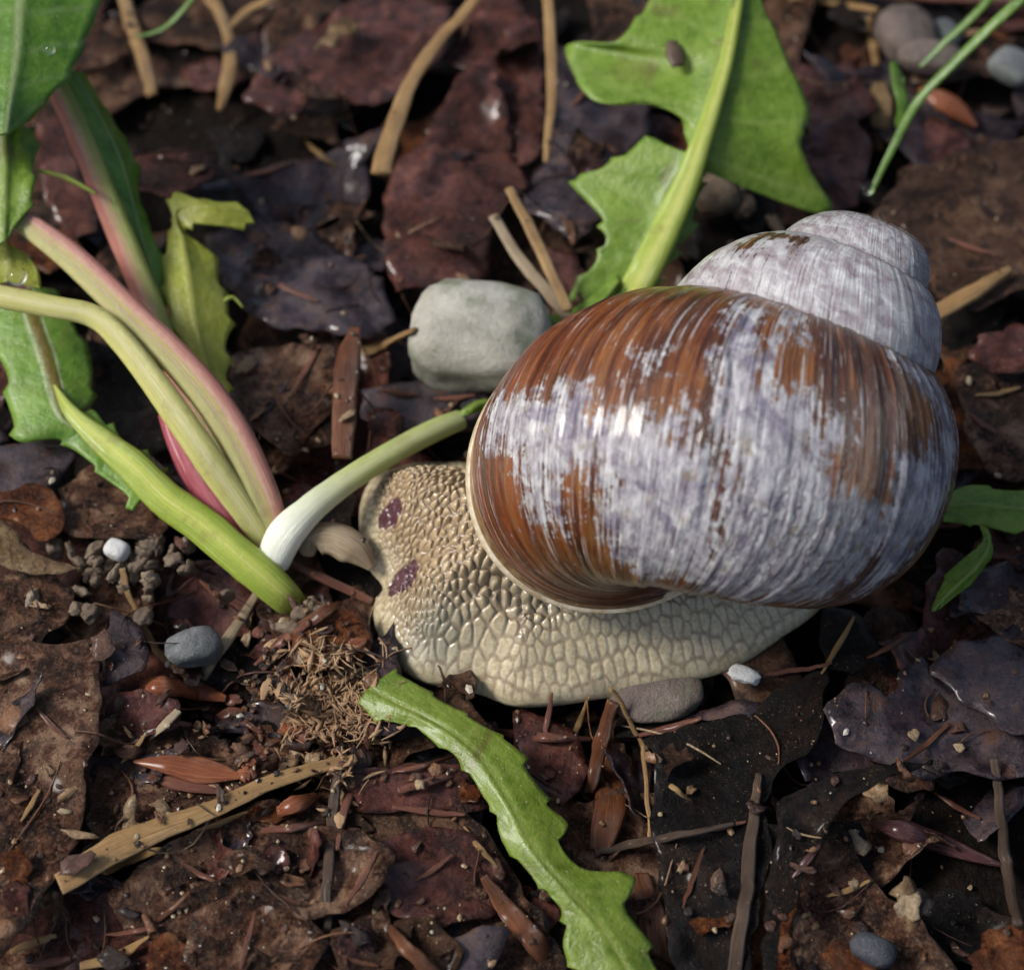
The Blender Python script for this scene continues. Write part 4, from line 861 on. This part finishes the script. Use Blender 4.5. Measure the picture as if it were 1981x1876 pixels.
S('twig', 'dark midrib-like twig down the middle of the blackened leaf', [(1468,1500),(1452,1640),(1438,1760),(1420,1890)], [14,26,28,28], 'twig', 'twig', .02, .5, .15)
S('pine_needle', 'rosy needle pointing up-right from the fibre clump', [(495,1292),(550,1248),(600,1210)], [6,20,14], 'needle', 'needle', .05, .6, .1)
S('pine_needle', 'short orange needle right of the upright twig', [(760,1565),(830,1575),(900,1580)], [8,15,6], 'needle', 'needle', .04, .6, .1)
S('pine_needle', 'orange-brown needle running to the edge of the green leaf', [(770,1535),(840,1515),(912,1492)], [14,18,12], 'needle', 'needle', .04, .6, .1)
S('straw', 'curved dry blade lying in the bottom corner gap', [(160,1876),(220,1862),(260,1840),(290,1818)], [16,22,18,6], 'tan', 'straw', .08, .4, .2)
S('pine_needle', 'brown needle pair member in the bottom corner gap', [(25,1850),(70,1832),(115,1818)], [10,18,8], 'tan', 'needle', .1, .5, .15)
S('pine_needle', 'red needle below the others in the bottom corner gap', [(55,1868),(100,1868),(140,1858)], [12,18,10], 'needle', 'needle', .06, .6, .1)
S('pine_needle', 'violet-red needle in the crack by the pale-rimmed leaf', [(1532,1700),(1560,1668),(1584,1636)], [6,16,6], 'bud', 'needle', .02, .6, .1)
S('bud_scale', 'chestnut bud husk below the level pink needle', [(540,1575),(580,1560),(612,1545)], [22,40,20], 'orange', 'bud scale', .04, .6, .1)
S('bud_scale', 'small pale pink chip above the chestnut husk', [(600,1500),(625,1508),(650,1520)], [20,30,16], 'pale', 'bud scale', .06, .4, .2)
S('straw', 'reddish dry blade in front of the dandelion crown', [(500,1285),(560,1235),(630,1190),(660,1170)], [6,22,26,12], 'rust', 'straw', .05, .35, .15)
# spruce needles strewn about
NEED = [(860,800,40),(770,760,-10),(1060,1390,80),(1120,1400,70),(820,1480,15),(560,1420,30),(480,1400,-35),(430,1590,20),(700,1700,60),(560,1740,-20),(840,1680,35),(930,1640,-50),(480,1820,75),(700,1860,-15),(620,1040,50),(610,1110,-20),(590,720,60),(520,900,-30),(880,770,5),(1300,1520,-40),(1390,1600,10),(1340,1700,70),(1560,1760,-60),(1640,1720,20),(1850,1560,-30),(1790,1440,40),(1900,820,-35),(1930,760,10),(1880,480,-20),(1760,560,25),(1560,360,80),(620,300,-40),(520,330,15),(690,420,60),(560,560,-25),(660,230,20),(330,1160,20),(420,1150,-40),(360,1400,-10),(260,1450,50),(390,1690,-30),(330,1760,40),(260,1800,10),(60,1560,60),(100,1400,-45),(1720,1250,30),(1780,1180,-20),(1620,1250,60),(1130,180,50),(1200,300,-30),(1290,140,40)]
for i, (x, y, a) in enumerate(NEED):
    L = 34+(i*37 % 30); ca, sa = math.cos(math.radians(a)), math.sin(math.radians(a))
    S('pine_needle', 'short %s spruce needle strewn near %s' % (['brown', 'rusty', 'brown', 'tan'][i % 4], near(x, y)), [(x-ca*L, y+sa*L), (x, y+4), (x+ca*L, y-sa*L)], [4, 12, 5], ['needle', 'rust', 'needle', 'tan'][i % 4], 'needle', .02, .6, .1, group='strewn spruce needles')
# tan fibre clump in front of the foot
rf = random.Random(3); FV, FF_, FA, FB = [], [], [], 0
for i in range(700):
    x, y = rf.gauss(645, 46), rf.gauss(1370, 55); a = rf.uniform(0, 3.14); L = rf.uniform(5, 26)
    h0 = hit_px(x, y)[2]
    z = [h0+rf.uniform(.0, .13) for _ in range(3)]
    pts = [P(x-math.cos(a)*L, y+math.sin(a)*L, z[0]), P(x+rf.gauss(0, 3), y+rf.gauss(0, 3), z[1]+.02), P(x+math.cos(a)*L, y-math.sin(a)*L, z[2])]
    V, F, A = tube(pts, [.003, .006+.02*rf.random()**3, .003], 7, 4, .5, jag=.3, seed=i+1)
    FF_ += [tuple(v+FB for v in f) for f in F]; FV.append(V); FA.append(A['lv']); FB += len(V)
FV = np.vstack(FV); o_ = centre(FV)
fc_ = obj('fibre_clump', make_mesh('fibre_clump', FV-o_, FF_, dict(lv=np.vstack(FA))), STR['fibre']); fc_.location = o_.tolist()
tag(fc_, 'shaggy clump of tan rotten wood fibres touching the snail foot', 'wood fibre', kind='stuff')

# ================================================================ dandelions and grass
def blade(rows, seed=1, sub=9, across=8, rib=.02, fold=.0, serr=0., ruffle=.03, freq=5.):
    # rows: (left, mid, right), each (px, py, z)
    R = np.array([[P(*p) for p in r] for r in rows])            # n,3,3
    n = (len(rows)-1)*sub+1
    C = np.stack([catmull(R[:, k], n) for k in range(3)], 1)
    w = np.linspace(-1, 1, 2*across+1); V = []
    L = np.r_[0, np.cumsum(np.linalg.norm(np.diff(C[:, 1], axis=0), axis=1))]
    W = np.abs(w)
    V = np.where((w < 0)[None, :, None], C[:, 1:2]*(1-W)[None, :, None]+C[:, 0:1]*W[None, :, None], C[:, 1:2]*(1-W)[None, :, None]+C[:, 2:3]*W[None, :, None])
    LL = np.repeat(L[:, None], len(w), 1); WW = np.repeat(w[None], n, 0)
    edge_dir = V[:, [0, -1]]-C[:, 1:2]
    if serr:
        for k, idx in ((0, range(across)), (1, range(across+1, 2*across+1))):
            saw = np.abs(((L*freq*.55+.3*vnoise(L*2, seed+k*9)) % 1.0))**2.6*serr*1.5*(.5+.7*np.abs(vnoise(L*1.3, seed*3+k)))
            for j in idx:
                V[:, j] += edge_dir[:, k]/(np.linalg.norm(edge_dir[:, k], axis=1)[:, None]+1e-6)*(saw*W[j]**3)[:, None]
    rel = -fold*np.exp(-(WW/.5)**2) + rib*np.exp(-(WW/.09)**2) + ruffle*np.abs(WW)*fbm(LL*1.8, WW*1.2, seed*3.1, s=seed, o=3)
    ph = (LL-np.abs(WW)*.35)/.42; fr = np.abs(ph-np.round(ph))*.42; vein = np.exp(-(fr/.025)**2)*(np.abs(WW) > .1)
    rel -= .005*vein
    V[..., 2] += rel
    return V.reshape(-1, 3), grid_faces(n, len(w)), dict(lv=np.stack([LL, WW, 0*LL], -1).reshape(-1, 3), vein=vein.ravel())
def pt_blade(parent, label, rows, mat, thick=.022, name='leaf_blade', **kw):
    V, F, A = blade(rows, **kw); o = child(name, V, F, GREEN[mat], parent, A); solid(o, thick)
    if label: o['label'] = label
    return o
def pt_stalk(parent, label, pts, w, mat, flat=.7, groove=.25, name='leaf_stalk', jag=.06, nr=20):
    q = [P(*p) for p in pts]; r = [w_*px_size(c)/2 for w_, c in zip(w, q)]
    V, F, A = tube(q, r, len(pts)*9, nr, flat, groove, jag, int(pts[0][0]) % 97+3, up=(0, -.35, 1))
    o = child(name, V, F, PET[mat], parent, A)
    if label: o['label'] = label
    return o
crown = P(545, 1130, .0)
plant = empty('dandelion_plant', crown)
tag(plant, 'dandelion with pink and yellow-green stalks growing in front of the snail head', 'plant')
pt_stalk(plant, 'pale stalk painted overexposed white at its base passing behind the snail head', [(528,1085,.12),(552,1035,.34),(600,985,.42),(650,945,.42),(710,905,.40),(790,858,.34),(850,828,.26),(890,812,.18)], [66,72,60,52,48,46,44,40], 'white', .85, .05)
pt_stalk(plant, 'broad pink stalk with a yellow-green groove', [(535,1040,.15),(505,950,.45),(440,820,.75),(360,715,.95),(255,610,1.1),(140,500,1.25),(35,420,1.35)], [52,66,70,66,62,56,46], 'pink', .6, .38)
pt_stalk(plant, 'pale yellow stalk bending flat to the side', [(510,1050,.12),(480,1000,.35),(400,885,.7),(320,770,.95),(240,665,1.12),(180,612,1.2),(90,592,1.25),(-30,568,1.3)], [40,50,58,54,48,46,46,48], 'yellow', .6, .18)
pt_stalk(plant, 'bright magenta stalk base', [(490,1060,.08),(440,1015,.22),(385,935,.34),(345,860,.44),(320,800,.5)], [44,54,52,42,30], 'magenta', .8, .05)
pt_stalk(plant, 'upright pink and green stalk of the far leaf', [(470,960,.1),(360,760,.45),(290,590,.7),(240,470,.95),(190,350,1.2),(140,230,1.45),(105,160,1.6)], [40,44,50,54,50,46,40], 'split', .6, .15)
pt_stalk(plant, 'thick lime winged stalk running into the crown', [(588,1185,-.28),(560,1162,.0),(520,1126,.16),(460,1075,.28),(390,1015,.38),(320,965,.46),(260,905,.54),(200,855,.58),(140,800,.62),(105,745,.64)], [44,62,72,74,74,70,64,50,30,6], 'lime', .5, .12)
pt_blade(plant, 'winged green lower leaf with twin pale lines', [
  ((262,975,.40),(292,938,.44),(318,915,.40)), ((225,935,.42),(255,900,.48),(285,885,.45)), ((172,890,.45),(205,865,.52),(225,845,.5)), ((120,850,.46),(160,825,.56),(185,800,.52)),
  ((42,850,.48),(130,790,.62),(150,796,.55)), ((22,795,.5),(108,740,.66),(170,775,.5)), ((14,720,.55),(88,680,.7),(176,710,.52)), ((-10,660,.6),(68,620,.74),(140,620,.58)), ((-40,600,.62),(50,550,.76),(110,560,.62))], 'twin', seed=5, serr=.06, rib=.0, fold=.05, ruffle=.06)
for off in (-.28, .3):
    pass
pt_blade(plant, 'broad dark green leaf reaching over the other stalks', [
  ((-80,250,2.05),(15,262,2.0),(62,232,1.9)), ((-120,160,2.15),(25,180,2.1),(98,188,1.95)), ((-140,90,2.2),(36,100,2.18),(140,130,2.0)), ((-150,10,2.25),(40,10,2.25),(175,50,2.05)), ((-150,-80,2.3),(45,-90,2.3),(215,-60,2.1))], 'deep', seed=8, rib=.035, ruffle=.08, serr=.02)
pt_blade(plant, 'shaded green leaf lobe hanging beside the pale stalk', [
  ((-60,480,1.35),(10,470,1.4),(30,440,1.4)), ((-70,400,1.45),(10,390,1.5),(62,395,1.45)), ((-70,320,1.5),(12,310,1.6),(66,330,1.5)), ((-70,240,1.6),(12,230,1.7),(66,250,1.6))], 'fresh', seed=11, ruffle=.1, serr=.03)
pt_blade(plant, 'narrow dark green blade edging the far stalk', [
  ((300,600,.62),(318,590,.6),(335,585,.55)), ((255,490,.85),(280,480,.82),(312,500,.7)), ((225,400,1.05),(255,380,1.0),(270,385,.85)), ((195,310,1.25),(230,300,1.15),(262,312,.95)), ((160,220,1.4),(185,210,1.3),(212,222,1.1)), ((125,140,1.5),(140,135,1.42),(158,140,1.3))], 'deep', seed=13, serr=.05)
pt_blade(plant, 'yellowing toothed leaf folded at its tip', [
  ((402,772,.36),(425,770,.36),(447,775,.34)), ((365,690,.52),(400,700,.5),(438,735,.4)), ((338,625,.62),(380,630,.62),(436,672,.46)), ((318,560,.68),(368,560,.7),(442,605,.5)), ((318,505,.7),(360,500,.74),(424,545,.54)), ((326,468,.72),(350,455,.76),(410,492,.6)), ((332,440,.74),(342,432,.78),(362,455,.68)), ((336,418,.78),(344,402,.82),(358,432,.78)), ((338,375,.84),(400,400,.86),(398,432,.8)), ((392,388,.82),(440,405,.82),(445,432,.76)), ((462,392,.74),(482,410,.74),(492,430,.7))], 'lime', seed=17, serr=.07, ruffle=.05, rib=.012)
pt_stalk(plant, 'thin yellow tooth of the folded leaf', [(430,585,.52),(450,575,.5),(470,595,.44)], [12,8,3], 'lime', .7, 0, 'leaf_tooth', nr=8)
pt_stalk(plant, 'thin green tendril-like tooth by the far stalk', [(75,330,1.45),(130,345,1.4),(185,375,1.3)], [8,12,6], 'lime', .7, 0, 'leaf_tooth', nr=8)
pt_blade(plant, 'short yellow-green leaf piece behind the pale stalk', [((-40,560,1.0),(20,545,1.05),(80,560,1.0)), ((-40,520,1.1),(20,505,1.15),(72,520,1.1)), ((-40,480,1.15),(15,470,1.2),(50,490,1.15))], 'lime', seed=19, ruffle=.05)
pt_blade(plant, 'small green leaf at the base behind the shell lip', [((880,815,.2),(886,806,.22),(892,798,.2)), ((905,800,.26),(915,790,.28),(922,780,.24)), ((935,790,.2),(945,780,.22),(955,772,.2))], 'fresh', seed=23)
# dry bract at the crown
bract = [(592,1075,.14),(600,1040,.26),(640,1032,.30),(690,1058,.26),(722,1098,.14)]
q = [P(*p) for p in bract]; V, F, A = tube(q, [.06, .15, .17, .15, .04], 40, 14, .28, .0, .15, 5, chan=-.5)
o_ = centre(V); o = obj('dry_bract', make_mesh('dry_bract', V-o_, F, A), STR['pale']); o.location = o_.tolist()
tag(o, 'curled cream dry bract between the white-based stalk and the snail', 'bract')

leafy = empty('dandelion_leaf', P(1215, 575, .1))
tag(leafy, 'big toothed dandelion leaf rising from behind the shell', 'leaf')
pt_blade(leafy, None, [
  ((1062,640,.12),(1140,618,.20),(1215,610,.2)), ((1112,560,.26),(1215,560,.3),(1258,560,.3)), ((1160,500,.42),(1240,500,.48),(1298,500,.42)), ((1172,440,.55),(1275,430,.64),(1335,432,.56)), ((1116,348,.66),(1300,380,.76),(1352,372,.66)), ((1185,318,.82),(1322,335,.9),(1362,340,.8)), ((1250,262,.98),(1338,300,1.0),(1366,322,.86))], 'fresh', seed=31, serr=.08, rib=.05, ruffle=.07, across=10, freq=6)
pt_blade(leafy, None, [
  ((1325,262,1.0),(1338,300,1.0),(1358,328,.86)), ((1310,222,1.06),(1352,262,1.08),(1600,416,.34)), ((1232,196,1.1),(1366,224,1.14),(1566,330,.72)), ((1146,190,1.06),(1378,190,1.2),(1546,278,.92)), ((1094,93,1.0),(1390,150,1.27),(1566,222,1.0)), ((1182,88,1.2),(1400,105,1.34),(1540,155,1.15)), ((1232,40,1.32),(1412,55,1.4),(1500,60,1.28)), ((1262,-10,1.4),(1422,0,1.46),(1472,-5,1.38)), ((1275,-80,1.46),(1435,-90,1.52),(1460,-90,1.46))], 'fresh', seed=33, serr=.02, rib=.05, ruffle=.05, across=12)
pt_stalk(leafy, None, [(1205,600,.12),(1245,530,.40),(1290,440,.62),(1330,350,.86),(1355,280,1.06),(1385,190,1.24),(1412,90,1.40),(1432,-40,1.5)], [60,62,58,50,40,32,26,22], 'lime', .5, .1, 'midrib')
pt_blade(leafy, None, [((1028,585,.28),(1032,592,.28),(1036,600,.28)), ((1060,606,.3),(1064,618,.32),(1066,632,.3)), ((1100,600,.32),(1104,622,.33),(1100,648,.3)), ((1160,560,.34),(1160,590,.36),(1150,618,.3)), ((1192,525,.36),(1198,545,.38),(1192,566,.34))], 'fresh', seed=35, name='leaf_tooth', across=4)
o = child('leaf_nick', *(lambda b: (b[0], b[1]))(tube([P(1300,80,1.36), P(1305,105,1.34), P(1312,128,1.32)], [.05, .085, .06], 10, 8, .3)), STR['twig'], leafy); o['label'] = 'dried brown nick in the leaf'

low = empty('dandelion_leaf', P(712, 1335, .05))
tag(low, 'narrow bright green leaf trailing over the brown litter below the foot', 'leaf')
pt_blade(low, None, [
  ((694,1362,.10),(712,1332,.16),(760,1300,.14)), ((742,1392,.14),(770,1362,.22),(815,1335,.18)), ((795,1402,.18),(828,1392,.26),(868,1368,.22)), ((838,1432,.22),(885,1425,.30),(935,1408,.24)), ((888,1468,.24),(932,1470,.32),(990,1446,.25)), ((925,1520,.25),(965,1520,.33),(1022,1500,.26)), ((958,1562,.26),(994,1570,.34),(1056,1556,.26)), ((968,1612,.26),(1018,1615,.34),(1094,1592,.24)), ((1000,1655,.26),(1050,1665,.34),(1082,1632,.28)), ((1035,1698,.26),(1085,1705,.34),(1130,1685,.28)), ((1062,1730,.25),(1118,1745,.33),(1226,1698,.24)), ((1098,1775,.24),(1160,1790,.32),(1206,1752,.26)), ((1092,1830,.22),(1190,1830,.3),(1240,1815,.22)), ((1128,1890,.2),(1225,1890,.28),(1268,1880,.2)), ((1150,1960,.18),(1260,1960,.26),(1310,1950,.18))], 'olive', seed=41, serr=.05, rib=-.03, ruffle=.04, freq=5)
pt_blade(low, None, [((780,1418,.24),(786,1408,.24),(790,1400,.24)), ((915,1395,.26),(922,1402,.26),(930,1410,.25))], 'fresh', seed=43, name='leaf_tooth', across=2) if False else None

def single_leaf(name, label, rows, mat, cat='leaf', **kw):
    V, F, A = blade(rows, **kw); o_ = centre(V); o = obj(name, make_mesh(name, V-o_, F, A), GREEN[mat]); o.location = o_.tolist(); solid(o, .018); return tag(o, label, cat)
single_leaf('small_leaf', 'green leaf poking out from behind the shell', [((1820,965,.3),(1822,985,.32),(1824,1010,.3)), ((1870,942,.34),(1875,975,.38),(1872,1012,.32)), ((1940,948,.34),(1940,982,.38),(1940,1022,.32)), ((2060,960,.3),(2060,990,.34),(2060,1030,.28))], 'fresh', seed=51, serr=.04)
single_leaf('small_leaf', 'slim pointed green leaf hanging in the dark beside the shell', [((1898,1018,.42),(1902,1020,.42),(1906,1022,.42)), ((1904,1050,.42),(1912,1056,.44),(1918,1062,.42)), ((1868,1080,.38),(1890,1096,.42),(1905,1090,.38)), ((1828,1122,.32),(1855,1130,.36),(1878,1125,.32)), ((1812,1160,.26),(1825,1158,.28),(1842,1155,.26)), ((1806,1182,.22),(1808,1180,.22),(1812,1178,.22))], 'fresh', seed=53, serr=.02)
def grass(label, pts, w):
    q = [P(*p) for p in pts]; r = [a*px_size(c)/2 for a, c in zip(w, q)]
    V, F, A = tube(q, r, len(pts)*8, 10, .35, .25, .05, 7); o_ = centre(V); o = obj('grass_blade', make_mesh('grass_blade', V-o_, F, A), GREEN['grass']); o.location = o_.tolist(); return tag(o, label, 'grass')
grass('long green grass blade with a water drop at its tip', [(2010,-30,2.0),(1930,40,1.75),(1850,118,1.4),(1775,198,1.05),(1725,290,.7),(1682,378,.42)], [24,24,22,20,15,9])
grass('short grass blade crossing behind the long one', [(1935,-25,1.3),(1880,35,1.1),(1828,82,.9),(1780,130,.7)], [16,18,16,8])
grass('dewy grass stub beside the flat tan blade', [(1728,120,.75),(1738,165,.6),(1746,205,.5),(1735,245,.3)], [16,26,22,10])
grass('dark green grass arching over the dark gap', [(385,-20,.9),(345,30,.75),(310,58,.62),(262,72,.5)], [10,13,12,6])
def droplet(label, px, py, z, r):
    V, F = blob(int(px), 3, 2.0, (r, r, r*.85), .01); o = obj('water_drop', make_mesh('water_drop', V-[0, 0, V[:, 2].min()], F), DROP); c = P(px, py, z); o.location = (c[0], c[1], c[2]-r*.8); tag(o, label, 'water drop')
droplet('round water drop hanging at the tip of the long grass blade', 1680, 366, .46, .065)
droplet('water drop on the broad dark green leaf', 96, 96, 2.2, .05)
droplet('tiny water drop on the dewy grass stub', 1742, 155, .66, .05)
droplet('water drop on the yellow-green leaf piece', 33, 535, 1.2, .09)

# ================================================================ grit and crumbs
for i in range(34):
    x, y = rf.gauss(590, 75), rf.gauss(1370, 70); a = rf.uniform(0, 3.14); L = rf.uniform(12, 30)
    S('wood_chip', 'small %s chip of rotten wood near the fibre clump' % (['orange', 'rosy brown', 'tan'][i % 3]), [(x-math.cos(a)*L, y+math.sin(a)*L), (x, y), (x+math.cos(a)*L, y-math.sin(a)*L)], [8, rf.uniform(18, 34), 8], ['orange', 'needle', 'fibre'][i % 3], 'wood chip', .03, .35, .5, group='wood chips by the fibre clump', seed=i+300)
DG = refresh()
rg = np.random.default_rng(12)
SKIP = {'shell', 'body', 'lip', 'leaf_blade', 'leaf_stalk', 'midrib', 'leaf_tooth', 'leaf_nick', 'small_leaf', 'grass_blade', 'water_drop', 'pebble', 'beech_bud', 'bud_scale'}
bm_ = bmesh.new(); bmesh.ops.create_icosphere(bm_, subdivisions=1, radius=1.); icov = np.array([v.co[:] for v in bm_.verts]); icof = np.array([[v.index for v in f.verts] for f in bm_.faces]); bm_.free()
octv = np.array([(1, 0, 0), (-1, 0, 0), (0, 1, 0), (0, -1, 0), (0, 0, 1), (0, 0, -1)], float)
octf = np.array([(0, 2, 4), (2, 1, 4), (1, 3, 4), (3, 0, 4), (2, 0, 5), (1, 2, 5), (3, 1, 5), (0, 3, 5)])
VV, FF2, nb = [], [], 0
N = 10000
X = rg.uniform(-5.6, 5.6, N); Y = rg.uniform(-5.4, 6.5, N); dens = fbm(X*.8, Y*.8, s=55)
for x, y, dn in zip(X, Y, dens):
    if rg.uniform() > (.45+1.1*dn)*(1. if y < .6 else .22): continue
    l, nr_, nm = drop(x, y)
    if nm in SKIP: continue
    r = .007+.026*rg.uniform()**4
    v = icov*rg.uniform(.7, 1.25, (len(icov), 1))*np.array([r*rg.uniform(.8, 1.8), r, r*.7]); a = rg.uniform(0, 6.28); c, s_ = math.cos(a), math.sin(a)
    v = v @ np.array([[c, s_, 0], [-s_, c, 0], [0, 0, 1]])
    VV.append(v+l+nr_*r*.3); FF2.append(icof+nb); nb += len(icov)
grit = obj('soil_grit', make_mesh('soil_grit', np.vstack(VV), np.vstack(FF2), smooth=False), GRIT)
tag(grit, 'fine sand grains and soil crumbs sprinkled over the litter', 'grit', kind='stuff')

# crumbled leaf flakes and root hairs, too many to count
VV, FF2, nb = [], [], 0
gi = np.stack(np.meshgrid(np.linspace(-1, 1, 4), np.linspace(-1, 1, 4), indexing='ij'), -1).reshape(-1, 2)
gf = grid_faces(4, 4)
for q in range(1500):
    cl = rg.uniform() < .16
    x, y = (rg.uniform(-5.4, 5.4), rg.uniform(-5.2, 6.2)) if not cl else tuple(P(rg.normal(560, 130), rg.normal(1370, 110), 0.)[:2])
    if fbm(x*.9, y*.9, s=66) < rg.uniform(-.5, .35) and not cl: continue
    if y > .8 and rg.uniform() < .7: continue
    l, nr_, nm = drop(x, y)
    if nm in SKIP or nm == 'fibre_clump': continue
    r = .025+(.06 if cl else .11)*rg.uniform()**2.5; asp = rg.uniform(.25, .9)
    p2 = gi*(1+.35*rg.uniform(-1, 1, gi.shape)); rad = np.linalg.norm(gi, axis=1); p2 = p2*(1-.25*(rad > 1.2))[:, None]
    v = np.column_stack([p2[:, 0]*r, p2[:, 1]*r*asp, r*rg.uniform(-.5, .5)*p2[:, 1]**2+r*rg.uniform(-.35, .35)*p2[:, 0]**2+r*.12*rg.uniform(-1, 1, 16)])
    e = Matrix.Rotation(rg.uniform(0, 6.28), 3, 'Z') @ Matrix.Rotation(rg.normal()*.22, 3, 'X') @ Matrix.Rotation(rg.normal()*.2, 3, 'Y')
    VV.append(v @ np.array(e).T+l+np.array([0, 0, r*.12+.012])); FF2.append(gf+nb); nb += 16
crumbs = obj('leaf_crumbs', make_mesh('leaf_crumbs', np.vstack(VV), np.vstack(FF2)), CRUMB); solid(crumbs, .012)
tag(crumbs, 'crumbled flakes of rotten leaf and bark scattered over the litter', 'leaf litter', kind='stuff')
VV, FF3, nb = [], [], 0
for q in range(260):
    x, y = rg.uniform(-5.2, 5.2), rg.uniform(-5.0, 6.0); l, nr_, nm = drop(x, y)
    if nm in SKIP: continue
    a = rg.uniform(0, 6.28); L = rg.uniform(.12, .5); k = rg.normal()*.25; pts = []
    for t in (-1, -.35, .35, 1):
        xx, yy = x+math.cos(a)*L*t-math.sin(a)*k*t*t*L*2, y+math.sin(a)*L*t+math.cos(a)*k*t*t*L*2; l2, _, nm2 = drop(xx, yy)
        pts.append([xx, yy, (l2[2] if nm2 not in SKIP else l[2])+.02])
    w_ = rg.uniform(.006, .013)
    V, F, A = tube(np.array(pts), [w_*.7, w_, w_, w_*.5], 10, 5, .9, jag=.2, seed=q+1)
    FF3 += [tuple(v+nb for v in f) for f in F]; VV.append(V); nb += len(V)
hairs = obj('root_hairs', make_mesh('root_hairs', np.vstack(VV), FF3), CRUMB)
tag(hairs, 'fine dry rootlets and fibres tangled over the litter', 'rootlets', kind='stuff')
